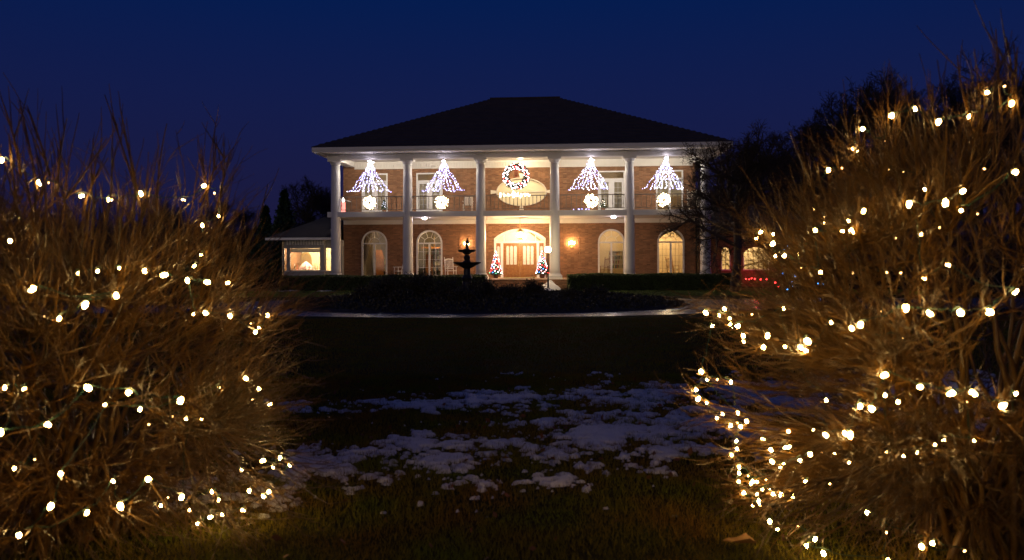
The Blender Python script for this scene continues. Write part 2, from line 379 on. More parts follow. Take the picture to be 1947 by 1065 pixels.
def wall_strips(q, x0, x1, z0, z1, y0, y1, ops):
    bp = {x0, x1}
    for o in ops:
        n = 1 if o['k'] == 'rect' else 18
        for i in range(n + 1): bp.add(round(o['x0'] + (o['x1'] - o['x0']) * i / n, 5))
    bp = sorted(bp)
    def lim(o, x):
        xc = (o['x0'] + o['x1']) / 2; hw_ = (o['x1'] - o['x0']) / 2; u = max(0, 1 - ((x - xc) / hw_) ** 2) ** .5
        if o['k'] == 'rect': return o['z0'], o['zt']
        if o['k'] == 'arch': return o['z0'], o['zs'] + (o['zt'] - o['zs']) * u
        if o['k'] == 'seg':
            h = o['zt'] - o['zs']; R = (hw_ ** 2 + h ** 2) / (2 * h); return o['z0'], o['zt'] - R + (R * R - min((x - xc) ** 2, hw_ ** 2)) ** .5
        return o['zc'] - o['rz'] * u, o['zc'] + o['rz'] * u
    for a, b in zip(bp, bp[1:]):
        if b - a < 1e-4: continue
        o = next((o for o in ops if o['x0'] <= (a + b) / 2 <= o['x1']), None)
        if not o: q.prism([(a, z0), (b, z0), (b, z1), (a, z1)], y0, y1); continue
        (la, ta), (lb, tb) = lim(o, a), lim(o, b)
        if la > z0 + 1e-3 or lb > z0 + 1e-3: q.prism([(a, z0), (b, z0), (b, lb), (a, la)], y0, y1)
        q.prism([(a, ta), (b, tb), (b, z1), (a, z1)], y0, y1)

xs_low = [H(712, 480, YW)[0], H(816.5, 480, YW)[0], H(1162.5, 480, YW)[0], H(1275.5, 480, YW)[0]]
xdoor = H(988.5, 480, YW)[0]
low = [dict(k='arch', x0=x - .80, x1=x + .80, z0=.62, zs=2.68, zt=3.45) for x in xs_low] + \
      [dict(k='seg', x0=xdoor - 1.56, x1=xdoor + 1.56, z0=ZF, zs=2.92, zt=3.50)]
xs_up = [H(713, 350, YW)[0], H(817, 350, YW)[0], H(1163, 350, YW)[0], H(1273.5, 350, YW)[0]]
xel = H(992, 363, YW)[0]
up = [dict(k='rect', x0=x - .80, x1=x + .80, z0=ZB1 + .02, zt=6.92) for x in xs_up] + [dict(k='ell', x0=xel - 1.52, x1=xel + 1.52, zc=5.72, rz=.85)]
q = MB(); wall_strips(q, XL, XW, 0, ZB0 + .1, YW, YW + .26, low); part('front_wall', q, BRICK, house)
q = MB(); wall_strips(q, XL, XW, ZB0 + .1, ZSOF, YW, YW + .26, up); part('front_wall', q, BRICK, house)
for xe in (XL + .13, XW - .13): part('side_wall', MB().box(xe - .13, xe + .13, YW + .26, YB, 0, ZSOF), BRICK, house)
part('rear_wall', MB().box(XL, XW, YB, YB + .26, 0, ZSOF), BRICK, house)
# brick soldier courses round arches
for x in xs_low:
    q = MB()
    for i in range(25):
        a = PI * (i + .5) / 25; c, s = math.cos(a), math.sin(a)
        r0, r1 = .83, 1.06; w = .052
        P = [(x + (r * c - t * s), 2.68 + (r * s + t * c) * .97) for r, t in ((r0, -w * .8), (r1, -w), (r1, w), (r0, w * .8))]
        q.prism(P, YW - .018, YW + .02)
    stuff(part('arch_bricks', q, BRICK, house))
q = MB()
for i in range(33):
    u = -1 + 2 * (i + .5) / 33; x = xdoor + u * 1.72; h = .66; R = (1.72 ** 2 + h ** 2) / (2 * h); z = 3.60 - R + (R * R - (x - xdoor) ** 2) ** .5
    sl = (x - xdoor) / R; q.prism([(x - .045, z), (x + .045, z), (x + .055 + sl * .26, z + .26), (x - .045 + sl * .26, z + .26)], YW - .018, YW + .02)
stuff(part('arch_bricks', q, BRICK, house))

# floor, steps
part('porch_floor', MB().box(-10.95, 10.95, -.55, YW, 0, ZF - .04), BRICK, house)
part('porch_paving', MB().box(-11.0, 11.0, -.6, YW, ZF - .04, ZF), mat('porch_tiles', (.32, .2, .13), .6, noise=.3, nscale=5), house)
for i in range(3):
    part('step', MB().box(xdoor - 1.75, xdoor + 1.75, -.6 - .32 * (3 - i), -.6, i * .137, (i + 1) * .137 - .003), BRICK, house)
for s in (-1, 1): part('cheek_wall', MB().box(xdoor + s * 1.96 - .2, xdoor + s * 1.96 + .2, -1.55, -.6, 0, .42), BRICK, house)
part('doormat', MB().box(xdoor - .95, xdoor + .95, 2.6, 3.35, ZF + .001, ZF + .02), mat('green_mat', (.10, .16, .03), .9, noise=.3), house)

# balcony
part('balcony', MB().box(-10.75, 10.75, -.22, YW - .003, ZB0, ZB1), WHITE, house)
part('ceiling_molding', MB().box(-10.85, 10.3, YW - .10, YW - .003, ZB0 - .25, ZB0 - .003).box(-10.85, 10.3, YW - .16, YW - .1, ZB0 - .1, ZB0 - .003), SOFF, house)
# beam, frieze, dentils, soffit, gutter
q = MB().box(-10.72, 10.72, -.27, .27, ZBEAM, ZSOF)
for s in (-1, 1): q.box(s * 10.45 - .27, s * 10.45 + .27, .272, YW - .004, ZBEAM, ZSOF)
part('entablature', q, WHITE, house)
q = MB(); x = -10.7
while x < 10.7: q.box(x, x + .085, -.33, -.272, ZBEAM + .15, ZSOF - .03); x += .165
stuff(part('dentil_band', q, WHITE, house))
q = MB().box(-10.18, 10.18, YW - .07, YW - .003, 7.18, ZSOF - .006); x = -10.15
part('inner_frieze', q, SOFF, house)
q = MB()
while x < 10.1: q.box(x, x + .085, YW - .12, YW - .072, 7.24, 7.52); x += .165
stuff(part('inner_dentil_band', q, SOFF, house))
EX, EL, EY0 = 11.50, -11.22, -1.15; EY1 = YB + 1.3
part('soffit', MB().box(EL + .06, EX - .06, EY0 + .06, EY1 - .06, ZSOF, ZSOF + .05), SOFF, house)
q = MB()
for x0, x1, y0, y1 in ((EL, EX, EY0 - .07, EY0 + .05), (EL, EX, EY1 - .05, EY1 + .07), (EL - .07, EL, EY0 - .07, EY1 + .07), (EX, EX + .07, EY0 - .07, EY1 + .07)):
    q.box(x0, x1, y0, y1, ZSOF - .02, ZSOF + .08).box(x0 - .0, x1, y0 - .05, y1 + .03, ZSOF + .082, ZE - .02)
part('gutter', q, WHITE, house)
RH = 12.30; ym = (EY0 + EY1) / 2; ry = (EY1 - EY0) / 2; RX = EX - ry
shingle = mat('dark_shingles', (.060, .043, .038), .9, noise=.35, nscale=2, bump=.6, bscale=14)
q = MB(); ex, el, e0, e1 = EX + .1, EL - .1, EY0 - .12, EY1 + .12
q.add([(el, e0, ZE), (ex, e0, ZE), (ex, e1, ZE), (el, e1, ZE), (-RX - .15, ym, RH), (RX + .15, ym, RH), (el, e0, ZE - .04), (ex, e0, ZE - .04), (ex, e1, ZE - .04), (el, e1, ZE - .04)],
      [(0, 1, 5, 4), (1, 2, 5), (2, 3, 4, 5), (3, 0, 4), (6, 7, 1, 0), (7, 8, 2, 1), (8, 9, 3, 2), (9, 6, 0, 3), (9, 8, 7, 6)])
roof = part('roof', q, shingle, house)
q = MB()   # shingle courses as thin lips on the front slope
nC = 34; nrmv = Vector((0, -(RH - ZE), (ym - e0))).normalized()
for i in range(1, nC):
    t = i / nC; y = e0 + (ym - e0) * t; z = ZE + (RH - ZE) * t; hx0 = el + (-RX - .15 - el) * t; hx1 = ex + (RX + .15 - ex) * t
    dy, dz = (ym - e0) / nC, (RH - ZE) / nC
    q.add([(hx0 + .05, y - dy * .05, z - dz * .05 + .035), (hx1 - .05, y - dy * .05, z - dz * .05 + .035), (hx1 - .1, y + dy * .9, z + dz * .9 + .008), (hx0 + .1, y + dy * .9, z + dz * .9 + .008),
           (hx0 + .05, y - dy * .05, z - dz * .05 - .02), (hx1 - .05, y - dy * .05, z - dz * .05 - .02)], [(0, 1, 2, 3), (4, 5, 1, 0)])
stuff(part('shingle_courses', q, shingle, roof))
part('ridge_cap', MB().tube([(-RX - .2, ym, RH + .02), (RX + .2, ym, RH + .02)], .09, 6), shingle, roof)

# columns
cap = MB().lathe([(.25, 6.98), (.245, 7.02), (.29, 7.06), (.27, 7.09), (.32, 7.16), (.34, 7.2)], n=24).box(-.36, .36, -.36, .36, 7.2, ZBEAM - .003).mesh('capital', WHITE, False)
bas = MB().box(-.42, .42, -.42, .42, ZF, ZF + .12).lathe([(.40, ZF + .12), (.42, ZF + .17), (.39, ZF + .23), (.33, ZF + .26), (.32, ZF + .34)], n=24).mesh('base', WHITE)
sh = MB().lathe([(.30, ZF + .34), (.285, ZF + .6), (.28, 2.8), (.27, 4.6), (.25, 6.2), (.235, 6.98)], n=28).mesh('column', WHITE, True)
for x in colx:
    c = link('column', sh, house, (x, 0, 0)); link('capital', cap, c); link('column_base', bas, c)

# railings, every baluster its own
rail_top = MB().box(-SP / 2 + .27, SP / 2 - .27, -.04, .04, 5.19, 5.24).mesh('handrail', RAILM)
rail_bot = MB().box(-SP / 2 + .27, SP / 2 - .27, -.025, .025, ZB1 + .10, ZB1 + .135).mesh('bottom_rail', RAILM)
bal = MB().lathe([(.016, ZB1 + .135), (.016, ZB1 + .3), (.028, ZB1 + .36), (.018, ZB1 + .42), (.016, 5.05), (.024, 5.1), (.016, 5.19)], n=6).mesh('baluster', RAILM)
for b in range(5):
    r = link('railing', rail_top, house, ((b - 2) * SP, -.02, 0)); link('bottom_rail', rail_bot, r)
    n = 13 if b != 2 else 17
    for i in range(n): link('baluster', bal, r, ((i - (n - 1) / 2) * (SP - .7) / (n - 1), 0, 0))
for s in (-1, 1):
    r = part('side_railing', MB().box(-.03, .03, .27, YW - .02, 5.19, 5.24).box(-.02, .02, .27, YW - .02, ZB1 + .1, ZB1 + .13), WHITE, house, loc=(s * 10.45, 0, 0))
    for i in range(11): link('baluster', bal, r, (0, .5 + i * .28, 0))

# windows
def arch_band(q, r0, r1, x, zs, y0, y1, ez=1.0, n=20, a0=0, a1=PI, m=0):
    for i in range(n):
        a, b = a0 + (a1 - a0) * i / n, a0 + (a1 - a0) * (i + 1) / n
        q.prism([(x + r1 * math.cos(b), zs + r1 * math.sin(b) * ez), (x + r0 * math.cos(b), zs + r0 * math.sin(b) * ez), (x + r0 * math.cos(a), zs + r0 * math.sin(a) * ez), (x + r1 * math.cos(a), zs + r1 * math.sin(a) * ez)][::-1], y0, y1, m)
def arched_window(xc, cols, rows, curtain, grid=True):
    zb, zs = .62, 2.68; y = YW + .05; ez = .77 / .8
    q = MB(); arch_band(q, .70, .797, 0, zs, -.09, .12, ez)
    for s in (-1, 1): q.box(s * .748 - .049, s * .748 + .049, -.09, .12, zb, zs)
    q.box(-.70, .70, -.06, .1, zs - .07, zs + .01).box(-.70, .70, -.07, .12, zb, zb + .09).box(-.055, .055, -.06, .1, zb + .09, zs - .07)
    w = part('window', q, WHITE, house, loc=(xc, y, 0))
    q = MB()
    if grid:
        for s in (-1, 1):
            x0, x1 = (.055, .70) if s > 0 else (-.70, -.055)
            for i in range(1, cols): xx = x0 + (x1 - x0) * i / cols; q.box(xx - .008, xx + .008, -.015, .03, zb + .09, zs - .07)
            for j in range(1, rows): zz = zb + .09 + (zs - zb - .16) * j / rows; q.box(x0, x1, -.012, .027, zz - .008, zz + .008)
    for a in (45, 90, 135) if not grid else (36, 72, 108, 144):
        a = math.radians(a); c, s = math.cos(a), math.sin(a)
        q.prism([(.33 * c + .012 * s, zs + .33 * s * ez - .012 * c), (.71 * c + .012 * s, zs + .71 * s * ez - .012 * c), (.71 * c - .012 * s, zs + .71 * s * ez + .012 * c), (.33 * c - .012 * s, zs + .33 * s * ez + .012 * c)], -.01, .025)
    arch_band(q, .32, .345, 0, zs, -.013, .028, ez, 14)
    part('muntins', q, RAILM if cols == 3 else WHITE, w)  # dark metal on the densest grid stands in for its backlit shade
    pw = (.645) / cols; ph = (zs - zb - .16) / rows
    pm = MB().box(0, pw - .001, .03, .036, 0, ph - .001).mesh('pane', GLS)
    for s in (0, 1):
        for i in range(cols):
            for j in range(rows): link('pane', pm, w, ((-.70 if s == 0 else .055) + i * pw, .004, zb + .09 + j * ph))
    q = MB(); q.prism([(.70 * math.cos(PI * i / 20), zs + .012 + .69 * math.sin(PI * i / 20) * ez) for i in range(21)], .034, .04)
    part('fanlight', q, GLS, w)
    if curtain:
        q = MB()
        for s in (-1, 1):
            V = []; nz_ = 16; nx = 14
            for j in range(nz_ + 1):
                t = j / nz_; z = zs + .72 - t * (zs + .72 - zb)
                inner = (.02 + .58 * min(1, t * 1.5) ** .9) if curtain == 1 else (.05 + .9 * t)
                if curtain == 2: z = zs + .72 - t * .85
                for i in range(nx + 1):
                    u = i / nx; x = min(inner, .83) + (.84 - min(inner, .83)) * u; V.append((s * x, .28 + .03 * math.sin(u * 26), z))
            q.add(V, [(j * (nx + 1) + i, j * (nx + 1) + i + 1, (j + 1) * (nx + 1) + i + 1, (j + 1) * (nx + 1) + i) for j in range(nz_) for i in range(nx)])
        part('curtain', q, CURT, w, smooth=True)
    return w
arched_window(xs_low[0], 2, 4, 1, False); arched_window(xs_low[1], 2, 4, 0); arched_window(xs_low[2], 2, 4, 0, False); arched_window(xs_low[3], 3, 5, 2)

def rect_window(xc, french, blindz):
    z0, z1 = ZB1 + .02, 6.92; zt = 6.42
    q = MB().box(-.80, -.72, -.09, .1, z0, z1).box(.72, .80, -.09, .1, z0, z1).box(-.72, .72, -.09, .1, z1 - .08, z1).box(-.72, .72, -.07, .1, zt - .05, zt + .05).box(-.72, .72, -.08, .1, z0, z0 + .07)
    q.box(-.07, .07, -.06, .08, z0 + .07, zt - .05)
    w = part('window', q, WHITE, house, loc=(xc, YW + .05, 0))
    if french:
        q = MB()
        for s in (-1, 1):
            x0, x1 = (.07, .72) if s > 0 else (-.72, -.07)
            q.box(x0, x0 + .1, -.04, .05, z0 + .07, zt - .05).box(x1 - .1, x1, -.04, .05, z0 + .07, zt - .05).box(x0 + .1, x1 - .1, -.04, .05, zt - .17, zt - .05).box(x0 + .1, x1 - .1, -.04, .05, z0 + .07, z0 + .3)
            for j in range(1, 5): zz = z0 + .3 + (zt - .17 - z0 - .3) * j / 5; q.box(x0 + .1, x1 - .1, -.01, .02, zz - .01, zz + .01)
            xx = (x0 + x1) / 2; q.box(xx - .01, xx + .01, -.013, .023, z0 + .3, zt - .17)
        part('french_door', q, WHITE, w)
    for a, b in ((-.72, -.07), (.07, .72)): part('pane', MB().box(a + .001, b - .001, .052, .058, z0 + .071, zt - .051), GLS, w)
    part('transom_pane', MB().box(-.719, .719, .052, .058, zt + .051, z1 - .081), GLS, w)
    q = MB(); z = zt - .08
    while z > z0 + blindz: q.box(-.7, .7, .12, .15, z - .035, z); z -= .042
    if blindz < 2: stuff(part('blind', q, BLIND, w))
    return w
for x, fr, bz in zip(xs_up, (1, 1, 1, 0), (.1, .1, .1, 1.0)): rect_window(x, fr, bz)
# oval window in the middle
q = MB(); arch_band(q, .955, 1.0, 0, 0, -.10, .12, 1, 48, 0, 2 * PI)
q.v = [(x * 1.52, y, z * .85) for x, y, z in q.v]
ow = part('oval_window', q, CREAM, house, loc=(xel, YW + .05, 5.72))
q = MB(); q.prism([(1.45 * math.cos(2 * PI * i / 48), .81 * math.sin(2 * PI * i / 48)) for i in range(48)], .06, .075); part('oval_blind', q, BLIND, ow)
q = MB().box(-1.44, 1.44, .0, .05, -.03, .03); part('muntins', q, CREAM, ow)
for sx, sz in ((-1, 0), (1, 0), (0, -1), (0, 1)):
    if sx: P = [(sx * 1.53, -.07), (sx * 1.86, -.12), (sx * 1.86, .12), (sx * 1.53, .07)]
    else: P = [(-.09, sz * .86), (-.14, sz * 1.1), (.14, sz * 1.1), (.09, sz * .86)]
    if sx < 0 or sz > 0: P = P[::-1]
    part('keystone', MB().prism(P, -.11, .0), CREAM, ow)

# front door
q = MB(); R0 = 1.56; h = .58
def segp(hwid, ztop, h, n=24):
    R = (hwid ** 2 + h ** 2) / (2 * h); return [(-hwid + 2 * hwid * i / n, ztop - R + (R * R - (-hwid + 2 * hwid * i / n) ** 2) ** .5) for i in range(n + 1)]
o_, i_ = segp(1.555, 3.495, .58), segp(1.44, 3.385, .54)
for k in range(24): q.prism([i_[k], i_[k + 1], o_[k + 1], o_[k]], -.10, .16)
for s in (-1, 1):
    q.box(s * 1.4975 - .0575, s * 1.4975 + .0575, -.10, .16, ZF, 2.915 if s else 0)
    q.box(s * 1.09 - .075, s * 1.09 + .075, -.08, .15, ZF, 2.64)
q.box(-1.44, 1.44, -.09, .15, 2.64, 2.76)
door = part('door_surround', q, WHITE, house, loc=(xdoor, YW + .05, 0))
for s in (-1, 1):
    q = MB(); x0, x1 = (.0, 1.01) if s > 0 else (-1.01, .0)
    q.box(x0 + .003, x1 - .003, .02, .07, ZF + .02, 2.635)
    xs = [x0 + .16 + (x1 - x0 - .32) * (i + .5) / 3 for i in range(3)]
    for x in xs:
        q.box(x - .09, x + .09, -.0, .022, .66, 1.02); q.box(x - .06, x + .06, -.012, .0, .70, .98)
        q.box(x - .09, x + .09, -.0, .022, 1.10, 1.24); q.box(x - .06, x + .06, -.012, .0, 1.13, 1.21)
    q.box(x0 + .012, x0 + .1, .0, .02, ZF + .03, 2.62).box(x1 - .1, x1 - .012, .0, .02, ZF + .03, 2.62)
    leaf = part('door', q, WOOD, house, loc=(xdoor, YW + .05, 0))
    for x in xs:
        P = [(x - .085, 1.34), (x + .085, 1.34)] + [(x + .085 * math.cos(PI * i / 8), 2.38 + .085 * math.sin(PI * i / 8)) for i in range(9)]
        part('door_glass', MB().prism(P, -.006, .014), FROST, leaf)
        q2 = MB()
        for dx in (-1, 1): q2.box(x + dx * .095 - .009, x + dx * .095 + .009, -.014, .02, 1.33, 2.38)
        arch_band(q2, .086, .104, x, 2.38, -.014, .02, 1, 8); part('door_trim', q2, WOOD, leaf)
    part('handle', MB().tube([(s * .07, -.03, 1.25), (s * .07, -.07, 1.3), (s * .07, -.07, 1.5), (s * .07, -.03, 1.55)], .014, 6), BRASS, leaf)
    sl = part('sidelight', MB().box(s * 1.30 - .135, s * 1.30 + .135, .02, .07, ZF + .02, 2.635).box(s * 1.3 - .09, s * 1.3 + .09, 0, .02, .68, 1.2), WOOD, door)
    x = s * 1.3; P = [(x - .075, 1.34), (x + .075, 1.34)] + [(x + .075 * math.cos(PI * i / 8), 2.38 + .075 * math.sin(PI * i / 8)) for i in range(9)]
    part('sidelight_glass', MB().prism(P, -.006, .018), FROST, door)
q = MB(); P = [(x, z) for x, z in segp(1.43, 3.38, .54)] ; q.prism([(1.43, 2.77), *P[::-1], (-1.43, 2.77)][::-1], .05, .056); part('transom_pane', q, GLS, door)
for x in (-.95, .95): part('transom_muntin', MB().box(x - .02, x + .02, .02, .048, 2.765, 3.1), WHITE, door)

# recessed niches with sconces
for i, px in enumerate((888, 1087)):
    x = H(px, 470, YW)[0]; q = MB(); arch_band(q, .44, .50, 0, 3.05, -.02, .0, 1, 14)
    for s in (-1, 1): q.box(s * .47 - .03, s * .47 + .03, -.02, .0, 1.75, 3.05)
    part('niche_trim', q, BRICK, house, loc=(x, YW - .001, 0))
    if i == 0: lb = 'glowing wall lantern behind the statue on the fountain'
    else: lb = 'glowing wall lantern in the brick niche beside the window with the white bookshelf'
    t = thing('wall_lantern', lb, 'lantern', hw(x, YW - .02, 0), -K, 'brass wall lanterns beside the front door')
    part('backplate', MB().box(-.06, .06, -.02, .018, 2.32, 2.62).tube([(0, -.02, 2.4), (0, -.12, 2.34), (0, -.2, 2.38)], .014, 6), BRASS, t)
    q = MB()
    for dx in (-.13, 0, .13): q.ball((dx, -.2 - (.04 if dx == 0 else 0), 2.62 if dx else 2.66), .052, sz=1.5)
    part('lantern_glass', q, emit('sconce_glow', (1, .60, .26), 170 if i else 110), t, smooth=True)
    q = MB().tube([(-.13, -.2, 2.5), (-.07, -.2, 2.42), (.07, -.2, 2.42), (.13, -.2, 2.5)], .012, 5).lathe([(.01, 2.36), (.05, 2.4), (.02, 2.44), (.02, 2.56)], 0, -.2, 8)
    part('arms', q, BRASS, t)

# chandelier over the door
t = thing('pendant_lantern', 'bright hanging lantern on a chain in front of the arched entrance transom', 'lantern', hw(H(989, 440, 1.4)[0], 1.4, 0), -K)
part('chain', MB().tube([(0, 0, ZB0 - .02), (0, 0, 3.42)], .012, 5).lathe([(.09, ZB0 - .04), (.05, ZB0 - .01)], n=10), BRASS, t)
q = MB()
for i in range(6):
    a = i * PI / 3; q.tube([(.19 * math.cos(a), .19 * math.sin(a), 3.28), (.13 * math.cos(a), .13 * math.sin(a), 2.84)], .01, 4)
q.lathe([(.02, 3.42), (.12, 3.36), (.21, 3.28), (.21, 3.26)][::-1], n=6).lathe([(.02, 2.78), (.14, 2.82), (.14, 2.85)], n=6)
part('lantern_frame', q, BRASS, t)
q = MB()
for i in range(3):
    a = i * 2 * PI / 3 + .5; q.ball((.06 * math.cos(a), .06 * math.sin(a), 3.06), .065, sz=1.7)
part('bulbs', q, emit('pendant_glow', (1, .66, .33), 1300), t, smooth=True)

# lights under ceilings
def ceil_lamp(px, py, y, z, power, label, col=(1, .9, .8), cat='ceiling light', grp=None, e=30):
    x = H(px, py, y)[0]; t = thing('ceiling_light', label, cat, hw(x, y, z), -K, grp)
    part('light_rim', MB().lathe([(.17, -.035), (.18, -.004)], n=16), WHITE, t)
    part('diffuser', MB().lathe([(.04, -.10), (.12, -.08), (.15, -.038)], n=16), emit('ceiling_glow', col, e), t, smooth=True)
    plight('ceiling_light_source', x, y, z - .16, power, col, .1)
ceil_lamp(807.5, 415, .9, ZB0, 20, 'lit round ceiling light under the balcony between the second and third columns', (.95, .86, 1), grp='ceiling lights under the balcony')
ceil_lamp(1167, 415, .9, ZB0, 20, 'lit round ceiling light under the balcony above the window with the bookshelf', (.95, .86, 1), grp='ceiling lights under the balcony')
for px, bay, nm in ((705, 0, 'first'), (845, 1, 'second'), (1124, 3, 'fourth'), (1269, 4, 'fifth')):
    ceil_lamp(px, 305, .6, ZSOF, 190, f'small round ceiling light over the {nm} balcony bay, counted from the picture window wing', (1, .88, .70), grp='ceiling lights above the balcony')

ceil_lamp(990, 300, 2.1, ZSOF, 210, 'warm ceiling light added over the middle balcony bay to brighten the oval window', (1, .74, .42), grp='ceiling lights above the balcony')  # added lamp, brightens the oval blind and the middle bay
# rooms behind the glass
def room(x, w, z0, z1, m, y0=YW + .27, d=3.2, side=None):
    q = MB(); x0, x1 = x - w, x + w; y1 = y0 + d
    q.box(x0, x1, y1, y1 + .05, z0, z1).box(x0 - .05, x0, y0, y1 + .05, z0, z1).box(x1, x1 + .05, y0, y1 + .05, z0, z1).box(x0 - .05, x1 + .05, y0, y1 + .05, z0 - .05, z0).box(x0 - .05, x1 + .05, y0, y1 + .05, z1, z1 + .05)
    return part('room', q, m, house)
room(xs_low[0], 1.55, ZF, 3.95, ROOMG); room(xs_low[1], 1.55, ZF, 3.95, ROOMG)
room(xs_low[2], 1.6, ZF, 3.95, ROOM); room(xs_low[3], 1.6, ZF, 3.95, ROOM); room(xdoor, 1.75, ZF, 3.98, ROOM, d=4)
for x in xs_up: room(x, 1.3, ZB1, 7.3, ROOM, d=1.6)
plight('room_lamp', xs_low[0] + .2, YW + 1.0, 3.0, 120, (1, .6, .26)); plight('room_lamp', xs_low[1] + .1, YW + 1.0, 3.1, 190, (1, .66, .33))
plight('room_lamp', xs_low[2], YW + 1.8, 3.4, 85, (1, .72, .40)); plight('room_lamp', xs_low[3], YW + 1.8, 3.4, 210, (1, .74, .40))
plight('foyer_lamp', xdoor, YW + 2.2, 3.3, 1100, (1, .74, .45)); plight('room_lamp', xs_up[3], YW + 1, 7.0, 18, (1, .75, .5))
for i in (0, 1, 2): plight('room_lamp', xs_up[i], YW + 1, 6.9, 7, (1, .75, .5))
# stair rail seen through the transom
q = MB().box(-1.3, 1.4, 2.2, 2.3, 2.9, 3.0)
tag(part('ceiling_beam', MB().prism([(.35, 3.55), (.35, 3.42), (1.2, 2.75), (1.2, 2.88)], 2.0, 2.1), WOOD, None, loc=hw(xdoor, YW, 0), rz=-K), 'slanting wooden stair rail seen through the glass over the front door', 'stair rail')

def bookcase(xc, y, w, zb, zt, shelves, label, m, g, books=True, dark=False):
    t = thing('bookcase', label, 'bookcase', hw(xc, y, 0), -K)
    q = MB().box(-w, -w + .04, 0, .35, zb, zt).box(w - .04, w, 0, .35, zb, zt).box(-w + .04, w - .04, .33, .35, zb, zt); part('case', q, m, t)
    hs = [zb + (zt - zb) * i / shelves for i in range(shelves + 1)]
    sm = MB().box(-w + .041, w - .041, 0, .328, 0, .035).mesh('shelf', m)
    cols = [mat('book_cloth', c, .7) for c in ((.5, .45, .35), (.35, .08, .05), (.08, .12, .2), (.12, .2, .1), (.6, .5, .25))]
    for i, z in enumerate(hs):
        s = link('shelf', sm, t, (0, 0, z))
        if books and i < shelves:
            q = MB(); x = -w + .06
            while x < w - .12:
                bw = g.uniform(.025, .06); bh = g.uniform(.55, .85) * (zt - zb) / shelves
                if g.random() < .78: q.box(x, x + bw - .004, .08, .28, .037, .037 + bh, g.integers(0, 5))
                x += bw
            stuff(part('books', q, cols, s))
    return t
g = np.random.default_rng(12)
bookcase(xs_low[1] + .42, YW + 1.8, .55, ZF, 2.35, 5, 'wooden bookcase full of books inside the grid window beside the fountain', WOODD, g)
t = thing('lit_shelf', 'glowing honey coloured shelf top with ornaments inside the window beside the fountain', 'shelf', hw(xs_low[1], YW + 1.4, 0), -K)
part('shelf_board', MB().box(-.75, .75, 0, .35, 2.36, 2.46), WOOD, t); part('ornaments', MB().lathe([(.03, 2.46), (.09, 2.52), (.05, 2.66), (.02, 2.75)], -.25, .15, 10).lathe([(.05, 2.46), (.06, 2.6), (.02, 2.9), (.01, 3.1)], .05, .15, 8), BRASS, t)
t = thing('cabinet', 'tall honey oak cabinet standing in the left half of the window beside the fountain', 'cabinet', hw(xs_low[1] - .3, YW + 2.0, 0), -K)
part('case', MB().box(-.3, .2, 0, .4, ZF, 2.0), WOOD, t); part('door', MB().box(-.26, .16, -.02, 0, ZF + .1, 1.9).box(-.2, .1, -.03, -.02, ZF + .2, 1.8), WOOD, t)
bookcase(xs_low[0] + .5, YW + 1.8, .4, ZF, 2.5, 5, 'narrow wooden shelf stand inside the dim curtained window', WOOD, g)
t = thing('armoire', 'orange lit wooden cupboard in the middle of the dim curtained window', 'cupboard', hw(xs_low[0] - .25, YW + 2.2, 0), -K)
part('case', MB().box(-.25, .25, 0, .4, ZF, 2.3), WOOD, t); part('door', MB().box(-.2, .2, -.02, 0, ZF + .1, 2.2), WOOD, t)
WSH = mat('white_shelf', (.6, .55, .45), .6)
bookcase(xs_low[2] + .45, YW + 2.4, .48, ZF + .5, 2.15, 4, 'white wall bookshelf with dark books in the plain glazed window', WSH, g)

# chairs
def rocking_chair(name, label, loc, rz, m, group=None, scale=1):
    t = thing(name, label, 'chair', loc, rz, group, scale)
    q = MB()
    for s in (-1, 1): q.tube([(s * .25, -.5, .10), (s * .25, -.25, .03), (s * .25, .05, .02), (s * .25, .35, .07), (s * .25, .55, .15)], .02, 5)
    part('rockers', q, m, t)
    part('seat', MB().prism([(-.27, .42), (.27, .42), (.27, .45), (-.27, .45)], -.26, .24), m, t)
    for s in (-1, 1):
        part('leg', MB().tube([(s * .25, -.24, .03), (s * .25, -.22, .66)], .02, 6), m, t)
        part('post', MB().tube([(s * .25, .22, .03), (s * .25, .26, .5), (s * .255, .42, 1.18)], .022, 6).ball((s * .255, .425, 1.2), .03), m, t)
        part('armrest', MB().box(s * .27 - .05, s * .27 + .05, -.3, .3, .66, .685), m, t)
    part('top_rail', MB().tube([(-.25, .40, 1.08), (0, .43, 1.12), (.25, .40, 1.08)], .03, 6), m, t)
    part('lower_rail', MB().tube([(-.25, .27, .55), (.25, .27, .55)], .02, 6), m, t)
    sm = MB().tube([(0, .275, .56), (0, .34, .82), (0, .405, 1.08)], .017, 4).mesh('slat', m)
    for i in range(6): link('slat', sm, t, (-.19 + i * .076, 0, 0))
    return t
G_ = 'white rocking chairs on the ground floor porch'
rocking_chair('rocking_chair', 'white slatted rocking chair on the porch beside the fountain silhouette', hw(H(857, 500, 2.2)[0], 2.2, ZF), -K + .45, WHITE, G_, 1.02)
rocking_chair('rocking_chair', 'white slatted rocking chair half hidden behind the second column', hw(H(760, 500, 2.3)[0], 2.3, ZF), -K - .9, WHITE, G_)
rocking_chair('rocking_chair', 'wooden rocking chair seen inside the bright grid window behind the bare tree', hw(xs_low[3] + .35, YW + 1.5, ZF), -K + .6, WOOD)
rocking_chair('rocking_chair', 'wooden chair beside the white bookshelf inside the plain glazed window', hw(xs_low[2] - .25, YW + 1.7, ZF), -K - .5, WOOD)
t = thing('balcony_chair', 'pale straight backed chair on the balcony beside the third column', 'chair', hw(H(890, 392, .9)[0], .9, ZB1), -K)
part('seat', MB().box(-.26, .26, -.25, .25, .40, .44), CREAM, t)
